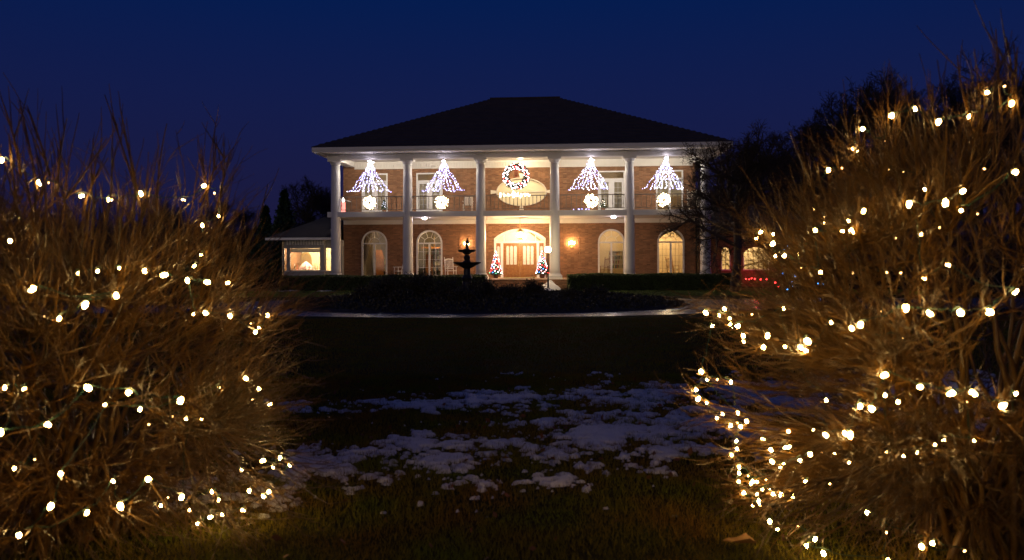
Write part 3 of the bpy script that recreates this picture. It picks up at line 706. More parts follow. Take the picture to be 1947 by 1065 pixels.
for sx in (-1, 1):
    for sy in (-1, 1): part('leg', MB().box(sx * .24 - .02, sx * .24 + .02, sy * .23 - .02, sy * .23 + .02, 0, .40), CREAM, t)
    part('armrest', MB().box(sx * .27 - .03, sx * .27 + .03, -.25, .25, .60, .63), CREAM, t)
bk = part('backrest', MB().box(-.26, .26, .24, .27, .84, .9), CREAM, t)
for i in range(4): part('slat', MB().box(-.26 + i * .137, -.15 + i * .137, .245, .265, .46, .84), CREAM, t)
rocking_chair('armchair', 'pale slatted chair at the far end of the balcony by the last column', hw(H(1318, 392, 1.2)[0], 1.2, ZB1), -K, CREAM)

# ------------------------------------------------------------------ bulbs
def ico(name, r, sub, m, sz=1.0, socket=False):
    bm = bmesh.new(); bmesh.ops.create_icosphere(bm, subdivisions=sub, radius=r)
    for v in bm.verts:
        v.co.z *= sz * (1.35 if v.co.z < 0 and sz > 1 else 1)
    if socket:
        rr = bmesh.ops.create_cone(bm, cap_ends=True, segments=6, radius1=r * .55, radius2=r * .5, depth=r * 1.2)
        for v in rr['verts']: v.co.z += r * sz * 1.25
        for f in bm.faces: f.material_index = 0
        vs = set(rr['verts'])
        for f in bm.faces:
            if all(v in vs for v in f.verts): f.material_index = 1
    me = bpy.data.meshes.new(name); bm.to_mesh(me); bm.free(); me.materials.append(m)
    if socket: me.materials.append(WIRE)
    for p in me.polygons: p.use_smooth = True
    return me
B_VIO = ico('bulb', .030, 1, E_VIO); B_COOL = ico('bulb', .029, 1, E_COOL); B_PEARL = ico('bulb', .028, 1, E_PEARL)
B_RED = ico('bulb', .030, 1, E_RED); B_PINK = ico('bulb', .030, 1, E_PINK); B_BLUE = ico('bulb', .024, 1, E_BLUE); B_GREEN = ico('bulb', .026, 1, E_GREEN)

wr_b0 = ico('bulb', .03, 1, emit('apex_boost_glow', (.95, .85, 1.0), 40))
# cone shaped curtains of lights hanging from the beam
def light_cone(px, x0, x1, yb, label, ms, g, strands=9):
    xa, za = H(px, 312, -.32); za = 7.22; xl = H(x0, yb, -.4)[0]; xr = H(x1, yb, -.4)[0]; zb = H(px, yb, -.4)[1]
    t = thing('light_cone', label, 'string lights', hw(xa, -.33, za), -K, 'cone shaped light curtains hanging over the balcony')
    for k in range(strands):
        u = k / (strands - 1); ex = (xl - xa) + (xr - xl) * u + g.normal() * .03; dy = -.25 * math.sin(PI * u) - .05
        hook = g.choice([-1, 1]) * g.uniform(.05, .22); drop = (za - zb) + g.uniform(-.04, .05)
        pts = []; n = 40
        for i in range(n + 1):
            s = i / n; x = ex * (s ** 1.12) + .05 * math.sin(s * 9 + k) * s; z = -drop * (s ** .92) + .0
            if s > .9: x += hook * (s - .9) / .1; z = -drop * (.9 ** .92) - .05 * math.sin((s - .9) / .1 * 2)
            pts.append((x, dy * s, z))
        st = part('strand', MB().tube(pts, .006, 3), WIRE, t)
        nb = int(19 + g.integers(0, 5))
        for i in range(nb):
            s = ((i + .6) / nb) ** .9; j = min(n - 1, int(s * n)); p = Vector(pts[j]).lerp(Vector(pts[j + 1]), s * n - j)
            link('bulb', ms[g.integers(0, len(ms))], st, p + Vector((g.normal() * .025, g.normal() * .02, g.normal() * .02)), scale=g.uniform(.75, 1.15))
    for i in range(12): link('bulb', wr_b0, t, (g.normal() * .05, -.04 + g.normal() * .03, -.02 - abs(g.normal()) * .12))  # extra strong bulbs added to boost the glow at the apex
    return t
g = np.random.default_rng(21)
light_cone(705, 663, 741, 369, 'violet white cone of string lights over the balcony bay nearest the picture window', [B_VIO, B_VIO, B_COOL], g, 9)
light_cone(845, 803, 882, 367, 'violet white cone of string lights over the balcony between second and third columns', [B_VIO, B_VIO, B_COOL], g, 10)
light_cone(1124, 1080, 1160, 364, 'white cone of string lights over the balcony between fourth and fifth columns', [B_COOL, B_COOL, B_VIO], g, 10)
light_cone(1267, 1223, 1306, 363, 'white cone of string lights over the last bay, partly behind bare branches', [B_COOL, B_COOL, B_VIO], g, 10)

def wreath(name, label, loc, R, r, ms, nb, g, bow=False, grp=None, bs=1.0, cable=True):
    t = thing(name, label, 'wreath', loc, -K, grp)
    n = 2600 if bow else 500; a = g.uniform(0, 2 * PI, n); b = g.uniform(0, 2 * PI, n); rr = r * np.sqrt(g.uniform(.1, 1, n))
    P = np.stack([(R + rr * np.cos(b)) * np.cos(a), rr * np.sin(b), (R + rr * np.cos(b)) * np.sin(a)], 1)
    v, f = leaves(P, .10 if bow else .06, g); stuff(link('greenery', npmesh('greenery', v, f, NEEDLE), t))
    q = MB(); q.tube([(R * math.cos(2 * PI * i / 24), 0, R * math.sin(2 * PI * i / 24)) for i in range(25)], r * .45, 6); part('ring', q, NEEDLE, t)
    for i in range(nb):
        a = 2 * PI * (i + g.uniform(-.4, .4)) / nb; rr = R + r * g.uniform(-1, 1)
        link('bulb', ms[g.integers(0, len(ms))], t, (rr * math.cos(a), -r * .9 - g.uniform(0, .02), rr * math.sin(a)), scale=g.uniform(.8, 1.25) * bs)
    if bow:
        q = MB()
        for s in (-1, 1):
            q.add([(0, -.12, R - .05), (s * .2, -.16, R + .08), (s * .22, -.16, R - .12)], [(0, 1, 2)]); q.add([(0, -.09, R - .05), (s * .2, -.10, R + .08), (s * .22, -.10, R - .12)], [(0, 2, 1)])
            q.box(s * .05 - .03, s * .05 + .03, -.13, -.11, R - .62, R - .05)
        part('ribbon', q, RED, t)
    return t
zc = H(982, 336, -.4)
E_WR = emit('wreath_bulb_glow', (1.0, .80, .82), 22)
B_WR = ico('bulb', .032, 1, E_WR)
wreath('wreath', 'large round evergreen wreath with white bulbs and red ribbon, hanging mid beam', hw(zc[0], -.42, zc[1]), .57, .16, [B_WR] * 6 + [B_RED], 105, g, True, bs=.72)
for px, py, w_ in ((704, 386, 'first column pair'), (841, 385, 'second and third columns'), (1124, 382, 'fourth and fifth columns'), (1262, 381, 'last column pair, behind branches')):
    x, z = H(px, py, -.15)
    wreath('railing_wreath', f'small brilliantly lit wreath on the balcony railing, {w_}', hw(x, -.15, z), .235, .14, [ico('bulb', .034, 1, emit('wreath_glow', (1.0, .72, .40), 13))] if px == 704 else [wr_b], 100, g, grp='small glowing wreaths on the balcony railing') if px != 704 else None
    if px == 704:
        wr_b = ico('bulb', .034, 1, emit('wreath_glow', (1.0, .72, .40), 13))
        wreath('railing_wreath', 'small brilliantly lit wreath on the balcony railing between the first column pair', hw(x, -.15, z), .235, .14, [wr_b], 100, g, grp='small glowing wreaths on the balcony railing')
# garland of lights along the middle rail
x0, z0 = H(950, 374, -.15); x1, _ = H(1008, 375, -.15)
t = thing('light_garland', 'dense glowing white light garland with a peaked centre on the middle handrail', 'garland', hw((x0 + x1) / 2, -.13, 5.2), -K)
part('garland_branch', MB().tube([(-(x1 - x0) / 2, 0, 0), (0, 0, .03), ((x1 - x0) / 2, 0, 0)], .05, 6), NEEDLE, t)
for i in range(74):
    u = g.uniform(-1, 1); link('bulb', wr_b, t, (u * (x1 - x0) / 2, -.06 - g.uniform(0, .03), g.normal() * .055 + .03), scale=.9)
for i in range(26):
    a = g.uniform(0, 2 * PI); r = g.uniform(0, .2); link('bulb', wr_b, t, (r * math.cos(a) * .7 - .05, -.07, r * math.sin(a) + .06), scale=.9)
# loose bulbs at the foot of the fourth bay railing
t = thing('fallen_light_string', 'short bluish string of lights lying on the balcony edge beneath the fourth bay railing', 'string lights', hw(0, -.16, ZB1), -K)
xs_ = [H(px, 397, -.16)[0] for px in (1091, 1100, 1102, 1107, 1114, 1116, 1120)]
part('cable', MB().tube([(xs_[0], 0, .012), (xs_[2], .01, .03), (xs_[4], 0, .012), (xs_[-1], 0, .04)], .008, 4), WIRE, t)
for i, x in enumerate(xs_): link('bulb', B_VIO, t, (x, -.01, .04 + .02 * (i % 2)))
# small lit plants on the balcony
def small_lit_plant(px, py, label, h, ms, g, kind='potted_tree'):
    x, z = H(px, py, 1.4); t = thing(kind, label, 'plant', hw(x, 1.4, ZB1), -K)
    part('pot', MB().lathe([(.10, 0), (.14, .2), (.15, .22)], n=10), mat('clay_pot', (.3, .15, .08), .8), t)
    n = 500; z = g.uniform(.25, h, n); a = g.uniform(0, 6.28, n); r = .22 * (1 - (z - .25) / (h - .2)) * np.sqrt(g.uniform(0, 1, n))
    v, f = leaves(np.stack([r * np.cos(a), r * np.sin(a), z], 1), .07, g); stuff(link('foliage', npmesh('foliage', v, f, NEEDLE), t))
    for i in range(9):
        zz = .3 + (h - .35) * i / 9; aa = i * 2.2 + PI; rr = .22 * (1 - zz / h) + .03; link('bulb', ms[i % len(ms)], t, (rr * math.cos(aa), -abs(rr * math.sin(aa)) - .01, zz), scale=.5)
small_lit_plant(731, 390, 'small potted tree with a few tiny lights on the first balcony bay', .75, [B_COOL], g)
small_lit_plant(1147, 388, 'small potted tree with tiny lights by the balcony french doors of the fourth bay', .7, [B_PEARL], g)
x, z = H(653, 388, .6); t = thing('light_up_candle', 'glowing red and white candle ornament at the end of the balcony by the first column', 'ornament', hw(x, .6, ZB1), -K)
part('candle_body', MB().lathe([(.12, 0), (.12, .62)], n=12), emit('candle_glow', (1, .25, .2), 2.2), t); part('candle_flame', MB().lathe([(.03, .62), (.07, .70), (.02, .86)], n=10), emit('flame_glow', (1, .9, .8), 8), t)

# Christmas trees flanking the door
def xmas(px, label, g, loc_y=2.2):
    x = H(px, 500, loc_y)[0]; t = thing('christmas_tree', label, 'christmas tree', hw(x, loc_y, ZF), -K, 'small lit Christmas trees flanking the front door')
    part('pot', MB().lathe([(.12, 0), (.16, .2), (.17, .22)], n=12), mat('dark_pot', (.12, .05, .03), .8), t)
    part('trunk', MB().tube([(0, 0, .2), (0, 0, 1.5)], .02, 6, r1=.006), BARKD, t)
    n = 5200; z = g.uniform(0, 1, n) ** 1.4; a = g.uniform(0, 6.28, n); r = .35 * (1 - z) * np.sqrt(g.uniform(.05, 1, n)) * (1 + .15 * np.sin(z * 40))
    v, f = leaves(np.stack([r * np.cos(a), r * np.sin(a), .25 + z * 1.28], 1), .075, g, .4); stuff(link('needles', npmesh('needles', v, f, NEEDLE), t))
    ms = [B_RED, B_RED, B_PINK, B_WR, B_RED, B_PINK, B_RED, B_WR, B_PINK, B_PEARL, B_BLUE, B_GREEN]
    nb = 78
    for i in range(nb):
        z = ((i + .5) / nb) ** 1.25; a = i * 2.39996; r = .35 * (1 - z) + .03
        link('bulb', ms[g.integers(0, len(ms))], t, (r * math.cos(a), r * math.sin(a), .28 + z * 1.25), scale=g.uniform(.75, 1.05))
    link('topper', B_PEARL, t, (0, 0, 1.55), scale=1.4)
xmas(943, 'small potted Christmas tree with multicoloured bulbs on the fountain side of the door', g)
xmas(1031, 'small potted Christmas tree with red and white bulbs beside the lamp post', g)

# ------------------------------------------------------------------ side wings
wing = thing('picture_window_wing', 'single storey white trimmed side wing with dark roof and bright picture window', 'house wing', HO, -K)
yw = 2.6
def WX(px, py=490): return H(px, py, yw)[0]
z_e = H(580, 452, yw - .5)[1]
wx0, wx1 = WX(530), -11.0; bx0, bx1 = WX(545), WX(612)
ex0 = WX(536); 
zt_, zb_ = H(580, 472, yw)[1], H(580, 513, yw)[1]
q = MB(); wall_strips(q, wx0, wx1, 0, z_e - .1, yw + .5, yw + .7, [dict(k='rect', x0=ex0, x1=wx1 - .05, z0=.3, zt=z_e - .25)]); part('wall', q, BRICK, wing)
part('side_wall', MB().box(wx0, wx0 + .2, yw + .72, 12, 0, z_e - .1), BRICK, wing)
# the bay: centre light and two canted lights
zc0, zc1 = zb_ - .05, z_e - .12
q = MB().box(bx0, bx1 + .15, yw + .02, yw + .14, .0, zb_ - .06).box(bx0, bx1 + .15, yw + .02, yw + .14, zt_, z_e - .12)
q.box(bx0, bx0 + .2, yw + .0, yw + .16, zb_ - .06, zt_).box(bx1 - .12, bx1 + .15, yw + .0, yw + .16, zb_ - .06, zt_)
q.box(ex0, bx0, yw + .3, yw + .42, 0, zb_ - .06).box(ex0, bx0, yw + .3, yw + .42, zt_, z_e - .12).box(bx1 + .15, wx1, yw + .3, yw + .42, 0, zb_ - .06).box(bx1 + .15, wx1, yw + .3, yw + .42, zt_, z_e - .12)
for xx in (bx0, bx1 + .07): q.box(xx + .002, xx + .078, yw + .162, yw + .418, 0, z_e - .122)
q.box(wx1 - .12, wx1 + .14, yw + .422, yw + .9, 0, z_e - .122).box(ex0 - .05, ex0 + .03, yw + .3, yw + .42, zb_ - .06, zt_)
TRIM = mat('dimmed_white_trim', (.42, .41, .40), .6, noise=.15)  # white trim darkened in its colour so the bay looks less lit
bay = part('bay_window', q, TRIM, wing)
part('wall', MB().box(WX(634), wx1, yw + .27, yw + .298, 0, z_e - .125), BRICK, wing)
part('sill', MB().box(bx0 - .05, bx1 + .4, yw - .06, yw + .02, zb_ - .1, zb_ - .04), WHITE, bay)
q = MB(); x = bx0
while x < bx1 + .1: q.box(x, x + .09, yw - .04, yw + .018, z_e - .42, z_e - .16); x += .17
stuff(part('dentil_band', q, WHITE, bay))
part('pane', MB().box(bx0 + .2, bx1 - .12, yw + .06, yw + .07, zb_ - .06, zt_), GLS, bay)
part('pane', MB().box(ex0 + .03, bx0, yw + .35, yw + .36, zb_ - .06, zt_), GLS, bay); part('pane', MB().box(bx1 + .15, wx1, yw + .35, yw + .36, zb_ - .06, zt_), GLS, bay)
part('valance', MB().box(bx0 + .2, bx1 - .12, yw + .2, yw + .23, zt_ - .22, zt_ - .01), BLIND, bay)
part('sash_bar', MB().box(bx0 + .2, bx1 - .12, yw + .045, yw + .09, zt_ - .25, zt_ - .21).box(ex0 + .03, bx0, yw + .33, yw + .38, 1.66, 1.7).box(bx1 + .15, wx1, yw + .33, yw + .38, 1.66, 1.7), WHITE, bay)
q = MB(); r0 = z_e
q.add([(wx0 - .6, yw - .5, r0), (-10.94, yw - .5, r0), (-10.94, 7.2, r0 + 2.05), (wx0 + 3.0, 7.2, r0 + 2.05), (wx0 - .6, 13, r0), (-10.94, 13, r0), (-10.94, yw - .5, r0 - .12), (wx0 - .6, yw - .5, r0 - .12), (wx0 - .6, 13, r0 - .12), (-10.94, 13, r0 - .12)],
      [(0, 1, 2, 3), (0, 3, 4), (3, 2, 5, 4), (7, 6, 1, 0), (8, 7, 0, 4), (9, 8, 4, 5), (6, 7, 8, 9)])
part('roof', q, mat('dimmed_shingles', (.028, .026, .030), .9, noise=.3, nscale=3, bump=.5, bscale=14), wing)  # shingle colour darkened to stand in for weaker light on this roof
part('gutter', MB().box(wx0 - .6, -10.96, yw - .6, yw - .5, r0 - .14, r0 - .0), WHITE, wing)
x0, x1, y0, y1 = ex0 - .1, wx1, yw + .45, yw + 3.6
q = MB().box(x0, x1, y1, y1 + .05, .5, z_e - .15).box(x0 - .05, x0, y0, y1, .5, z_e - .15).box(x0, x1, y0, y1, .45, .5).box(x0, x1, y0, y1, z_e - .2, z_e - .15)
part('room', q, mat('lit_room_wall', (.82, .72, .48), .8), wing)
pr = lambda px, py: (H(px, py, y1 - .1))
plight('wing_lamp', (bx0 + bx1) / 2 - .3, yw + 1.6, z_e - .4, 420, (1, .80, .50)); plight('wing_lamp', (bx0 + bx1) / 2 + .9, yw + 1.5, z_e - .5, 200, (1, .80, .50))
# things inside the picture window (y1-.1 is just in front of the back wall)
def inside(name, label, cat, px, yl, z=0): return thing(name, label, cat, hw(H(px, 495, yl)[0], yl, z), -K)
t = inside('wall_mirror', 'arched dark framed mirror on the bright wall inside the picture window', 'mirror', 582, y1 - .08)
P = [(.34 * math.cos(PI * i / 14), 1.75 + .4 * math.sin(PI * i / 14)) for i in range(15)]; part('glass', MB().prism([(-.34, 1.2), (.34, 1.2)] + P, -.0, .03), mat('mirror_brown', (.25, .17, .08), .3), t)
q = MB(); arch_band(q, .26, .38, 0, 1.75, -.05, 0, 1.1, 14); q.box(-.38, -.27, -.05, 0, 1.2, 1.75).box(.27, .38, -.05, 0, 1.2, 1.75); part('frame', q, mat('gilt_frame', (.30, .20, .07), .4), t)
t = inside('wall_clock', 'tall narrow wooden wall clock left of the mirror inside the picture window', 'clock', 570, y1 - .1)
part('case', MB().box(-.12, .12, -.06, .05, 1.55, 2.2).prism([(-.12, 2.2), (.12, 2.2), (0, 2.32)], -.06, .05), WOODD, t); part('face', MB().prism([(.08 * math.cos(i * PI / 8), 2.05 + .08 * math.sin(i * PI / 8)) for i in range(16)], -.075, -.06), CREAM, t)
t = inside('framed_picture', 'tall orange picture hanging at the edge of the picture window room', 'picture', 557, y1 - .05)
part('canvas', MB().box(-.13, .13, 0, .02, 1.2, 1.95), mat('orange_canvas', (.6, .3, .1), .7, noise=.4, nscale=8), t); part('frame', MB().box(-.16, -.13, -.02, .02, 1.17, 1.98).box(.13, .16, -.02, .02, 1.17, 1.98), WOOD, t)
t = inside('dining_table', 'long table under a white cloth inside the picture window', 'table', 583, yw + 2.0)
part('tabletop', MB().box(-.95, .95, -.4, .4, 1.02, 1.06), WOOD, t); part('tablecloth', MB().box(-.97, .97, -.42, .42, 1.062, 1.07).box(-.97, .97, -.43, -.42, .75, 1.07), WHITE, t)
for sx in (-.85, .85):
    for sy in (-.33, .33): part('leg', MB().box(sx - .03, sx + .03, sy - .03, sy + .03, .5, 1.02), WOOD, t)
t = inside('gift_heap', 'peaked white and pink decoration in the middle of the table inside the picture window', 'decoration', 582, yw + 1.95)
part('cloth_peak', MB().lathe([(.42, 1.072), (.36, 1.25), (.24, 1.4), (.1, 1.52), (.03, 1.58)], n=10, wav=.1, wn_=5), mat('pink_white_cloth', (.8, .7, .7), .8, col2=(.55, .2, .2), nscale=12), t)
for i, (px, hh, m) in enumerate(((595, .5, BLACK), (599, .62, BLACK), (565, .3, RED), (604, .25, BRASS), (560, .4, BLACK), (589, .22, RED))):
    t = inside('candlestick', ['thin dark candlestick right of the white decoration on the table', 'tallest dark candlestick on the table by the mirror', 'small red candle at the near side of the table', 'short brass candlestick at the table end by the window post', 'dark candlestick beneath the orange picture', 'tiny red candle close to the white decoration'][i], 'candlestick', px, yw + 1.7)
    part('stem', MB().lathe([(.05, 1.072), (.02, 1.1), (.015, 1.072 + hh * .6), (.03, 1.072 + hh * .62)], n=8), m, t); part('candle', MB().lathe([(.016, 1.072 + hh * .62), (.014, 1.072 + hh)], n=8), WHITE if m is BLACK else m, t)

rw = thing('brick_wing', 'single storey brick side wing with arched grid windows behind the bare tree', 'house wing', HO, -K)
yr = 3.0; a0, a1 = H(1371, 490, yr)[0], H(1389, 490, yr)[0]; b0, b1 = H(1413, 490, yr)[0], H(1462, 490, yr)[0]
zt1, zb1 = H(1435, 470, yr)[1], H(1435, 512, yr)[1]
ops = [dict(k='arch', x0=a0, x1=a1, z0=zb1, zs=zt1 - .45, zt=zt1), dict(k='seg', x0=b0, x1=b1, z0=zb1, zs=zt1 - .4, zt=zt1)]
q = MB(); wall_strips(q, 10.5, 17.5, 0, 3.2, yr, yr + .22, ops); part('wall', q, BRICK, rw)
part('side_wall', MB().box(17.3, 17.5, yr + .22, 12, 0, 3.2), BRICK, rw)
part('roof', MB().add([(10.4, yr - .5, 3.25), (18, yr - .5, 3.25), (15.5, 7.2, 5.2), (10.4, 7.2, 5.2), (18, 13, 3.25), (10.4, 13, 3.25), (10.4, yr - .5, 3.13), (18, yr - .5, 3.13), (18, 13, 3.13), (10.4, 13, 3.13)],
     [(0, 1, 2, 3), (1, 4, 2), (2, 4, 5, 3), (6, 7, 1, 0), (7, 8, 4, 1), (9, 8, 7, 6)]), shingle, rw)
part('gutter', MB().box(10.4, 18, yr - .6, yr - .5, 3.12, 3.26), mat('brown_gutter', (.08, .06, .05), .5), rw)
q = MB().box(10.7, 17.2, yr + 2.6, yr + 2.65, .4, 3.1).box(10.7, 17.2, yr + .23, yr + 2.6, .4, .45).box(10.7, 17.2, yr + .23, yr + 2.6, 3.05, 3.1).box(10.7, 10.75, yr + .23, yr + 2.6, .45, 3.05).box(17.2, 17.25, yr + .23, yr + 2.6, .45, 3.05)
part('room', q, ROOM, rw); plight('wing_lamp', (b0 + b1) / 2, yr + 1.3, 2.7, 190, (1, .80, .48)); plight('wing_lamp', (a0 + a1) / 2, yr + 1.3, 2.7, 50, (1, .80, .48))
for (x0, x1, nc) in ((a0, a1, 2), (b0, b1, 5)):
    q = MB().box(x0, x0 + .05, yr + .0, yr + .1, zb1, zt1 - .45).box(x1 - .05, x1, yr, yr + .1, zb1, zt1 - .45).box(x0, x1, yr - .03, yr + .12, zb1 - .06, zb1)
    w = part('window', q, WHITE, rw); q = MB()
    for i in range(1, nc): xx = x0 + (x1 - x0) * i / nc; q.box(xx - .014, xx + .014, yr + .05, yr + .08, zb1, zt1 - .02 - .12 * abs(i / nc - .5))
    for j in range(1, 5): zz = zb1 + (zt1 - zb1) * j / 5; q.box(x0 + .03, x1 - .03, yr + .052, yr + .082, zz - .012, zz + .012)
    part('muntins', q, WOODD, w); part('pane', MB().box(x0 + .01, x1 - .01, yr + .1, yr + .106, zb1, zt1), GLS, w)
t = thing('red_light_string', 'string of red bulbs along the ground under the brick wing window', 'string lights', hw(0, yr - 1.0, 0), -K)
pts = []
for px, py in ((1418, 530), (1424, 531), (1429, 529), (1435, 530), (1446, 531), (1457, 531), (1474, 537), (1480, 545)):
    x, z = H(px, py, yr - 1.0); pts.append((x, 0, max(.06, z)))
part('cable', MB().tube(pts, .008, 4), WIRE, t)
for i, p in enumerate(pts): link('bulb', B_RED, t, (p[0], -.02, p[2] - .01), scale=1.5)
plight('red_bulb_wash', H(1437, 520, yr - .7)[0], yr - .9, .75, 11, (1, .02, .04), .1); plight('red_bulb_wash', H(1396, 520, yr - .7)[0], yr - .8, .9, 4, (1, .02, .12), .1)

# ------------------------------------------------------------------ lamp post, snow by the steps, hedges
p = ground_at(1043, 553); zl = at(1041, 475, p.y).z
t = thing('lamp_post', 'black garden lamp post with brightly glowing round head before the porch steps', 'lamp post', (at(1042, 475, p.y).x, p.y, 0))
part('post', MB().lathe([(.11, 0), (.10, .12), (.05, .18), (.045, .5), (.06, .55), (.038, .6), (.035, zl - .2), (.07, zl - .17), (.08, zl - .13)], n=12), BLACK, t)
part('lamp_globe', MB().ball((0, 0, zl), .15, sz=1.05, nu=14, nv=10), emit('post_lamp_glow', (1, .74, .42), 200), t, smooth=True)
part('lamp_cap', MB().lathe([(.13, zl + .155), (.10, zl + .19), (.03, zl + .22), (.01, zl + .27)], n=12), BLACK, t)
for i, (px, wx, hh, lb) in enumerate(((1046, .62, .5, 'rounded heap of snow on the step wall behind the lamp post'), (920, .38, .42, 'small snow heap on the step wall by the column left of the door'))):
    x, _ = H(px, 545, -1.1); q = MB(); n = 20; V = []
    for j in range(9):
        t_ = j / 8
        for k in range(n):
            a = 2 * PI * k / n; r = (1 - t_); V.append((r * wx * math.cos(a) * (1 + .12 * math.sin(3 * a)), r * .45 * math.sin(a) * (1 + .1 * math.cos(4 * a)), hh * (1 - r ** 1.6) * (1 + .12 * math.sin(a * 2 + j)) - .01))
    q.add(V, [(j * n + k, j * n + (k + 1) % n, (j + 1) * n + (k + 1) % n, (j + 1) * n + k) for j in range(8) for k in range(n)])
    o = stuff(tag(part('snow_heap', q, SNOW, smooth=True, loc=hw(x, -1.95, 0), rz=-K), lb, 'snow'))
def small_snow(px0, px1, py0, py1, label, zf=0):
    A = ground_at(px0, py1); B = ground_at(px1, py0); x0, x1 = sorted((A.x, ground_at(px1, py1).x)); y0, y1 = A.y, B.y
    f = lambda x, y: .45 - ((x - (x0 + x1) / 2) / ((x1 - x0) / 2)) ** 2 * .6 - ((y - (y0 + y1) / 2) / ((y1 - y0) / 2)) ** 2 * .6 + fbm(x, y, 2.3) * .9
    o = snow_sheet('snow_patch', label, x0 - .3, x1 + .3, y0 - .2, y1 + .2, .07, f, .05); o.location.z = zf; return o
small_snow(522, 562, 551, 554.5, 'thin streak of snow in the grass before the hedge below the picture window')
small_snow(596, 625, 551, 555, 'small snow streak in the grass below the first column')
small_snow(1030, 1065, 548, 556, 'snow patch on the grass at the foot of the lamp post')
small_snow(1030, 1062, 562, 574, 'speckled snow on the island bed in front of the lamp post', .30)

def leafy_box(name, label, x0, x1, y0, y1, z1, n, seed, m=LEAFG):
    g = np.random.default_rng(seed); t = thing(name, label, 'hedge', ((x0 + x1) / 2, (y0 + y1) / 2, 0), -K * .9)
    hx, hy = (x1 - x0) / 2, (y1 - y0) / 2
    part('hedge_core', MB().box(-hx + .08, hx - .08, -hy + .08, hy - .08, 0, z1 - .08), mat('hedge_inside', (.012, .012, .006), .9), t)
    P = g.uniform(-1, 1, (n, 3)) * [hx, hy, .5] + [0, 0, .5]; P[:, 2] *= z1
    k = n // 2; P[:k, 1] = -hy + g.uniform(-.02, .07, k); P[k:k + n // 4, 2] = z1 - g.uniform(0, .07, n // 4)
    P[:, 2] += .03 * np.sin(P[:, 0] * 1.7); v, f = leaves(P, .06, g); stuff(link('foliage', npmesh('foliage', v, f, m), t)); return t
A = ground_at(1079, 549); B = ground_at(1402, 549)
zh = at(1200, 521, 41.3).z
leafy_box('hedge', 'long clipped boxwood hedge right of the steps and lamp post', at(1079, 540, 41.2).x, at(1404, 540, 41.2).x, 40.8, 41.8, zh, 42000, 31)
leafy_box('hedge', 'clipped dark hedge below the picture window, left of the fountain', at(530, 540, 42).x, at(925, 540, 42).x, 41.8, 42.6, at(700, 524, 42).z, 36000, 32)

# ------------------------------------------------------------------ fountain
p = Vector((at(888, 530, 28).x, 28.0, 0)); fz = lambda py: at(888, py, 28).z; gz = .30
t = thing('fountain', 'dark two tiered garden fountain with scalloped bowls and a child figure on top', 'fountain', (p.x, p.y, 0))
part('basin', MB().lathe([(.9, gz - .1), (.95, gz), (.98, gz + .3), (1.02, gz + .36), (.9, gz + .36), (.85, gz + .12), (.1, gz + .1)], n=32), STONE, t)
b = fz(500)
part('pedestal', MB().lathe([(.26, gz + .1), (.28, gz + .25), (.2, gz + .35), (.16, gz + .55), (.20, gz + .68), (.13, gz + .8), (.11, b - .22), (.14, b - .14), (.2, b - .08)], n=16), STONE, t)
prof = lambda R, z: [(.10, z - .22 * R * 2), (R * .55, z - .12 * R * 2), (R * .85, z - .05), (R, z + .0), (R * 1.02, z + .03), (R * .95, z + .02), (R * .6, z - .05), (.05, z - .07)]
part('lower_bowl', MB().lathe(prof(.47, b), n=48, wav=.035, wn_=12), STONE, t)
u = fz(476.5)
part('upper_stem', MB().lathe([(.15, b - .06), (.17, b + .02), (.09, b + .1), (.12, b + .2), (.07, b + .28), (.09, u - .14)], n=14), STONE, t)
part('upper_bowl', MB().lathe(prof(.30, u), n=40, wav=.035, wn_=10), STONE, t)
# figure grown with a skin modifier
s0 = u; Hh = fz(448) - u
pts = [(0, 0, .02), (.0, 0, .18), (0, .01, .34), (.01, 0, .46), (.012, -.0, .54), (.015, -.005, .60),      # spine pelvis..neck
       (.015, -.01, .70),                                                                   # head
       (-.075, 0, .50), (-.10, -.02, .38), (-.05, -.07, .33),                               # left arm folded
       (.085, 0, .50), (.12, -.01, .40), (.07, -.07, .42),                                  # right arm
       (.05, 0, .16), (.06, -.02, .02), (-.045, 0, .16), (-.05, -.0, .02)]
ed = [(1, 2), (2, 3), (3, 4), (4, 5), (5, 6), (4, 7), (7, 8), (8, 9), (4, 10), (10, 11), (11, 12), (1, 13), (13, 14), (1, 15), (15, 16), (1, 0)]
rad = [.06, .085, .07, .08, .07, .032, .068, .04, .03, .022, .04, .03, .022, .055, .04, .055, .04]
me = bpy.data.meshes.new('statue'); sc = Hh / .80
me.from_pydata([(x * sc * 1.05, y * sc, z * sc) for x, y, z in pts], ed, []); so = link('statue', me, t, (0, 0, s0 - .02))
so.modifiers.new('skin', 'SKIN'); me.materials.append(STONE)
for i, r in enumerate(rad): me.skin_vertices[0].data[i].radius = (r * sc, r * sc)
me.skin_vertices[0].data[1].use_root = True
ss = so.modifiers.new('sub', 'SUBSURF'); ss.levels = 2; ss.render_levels = 2
part('statue_base', MB().lathe([(.09, u - .08), (.12, u + .02), (.10, u + .06)], n=12), STONE, t)

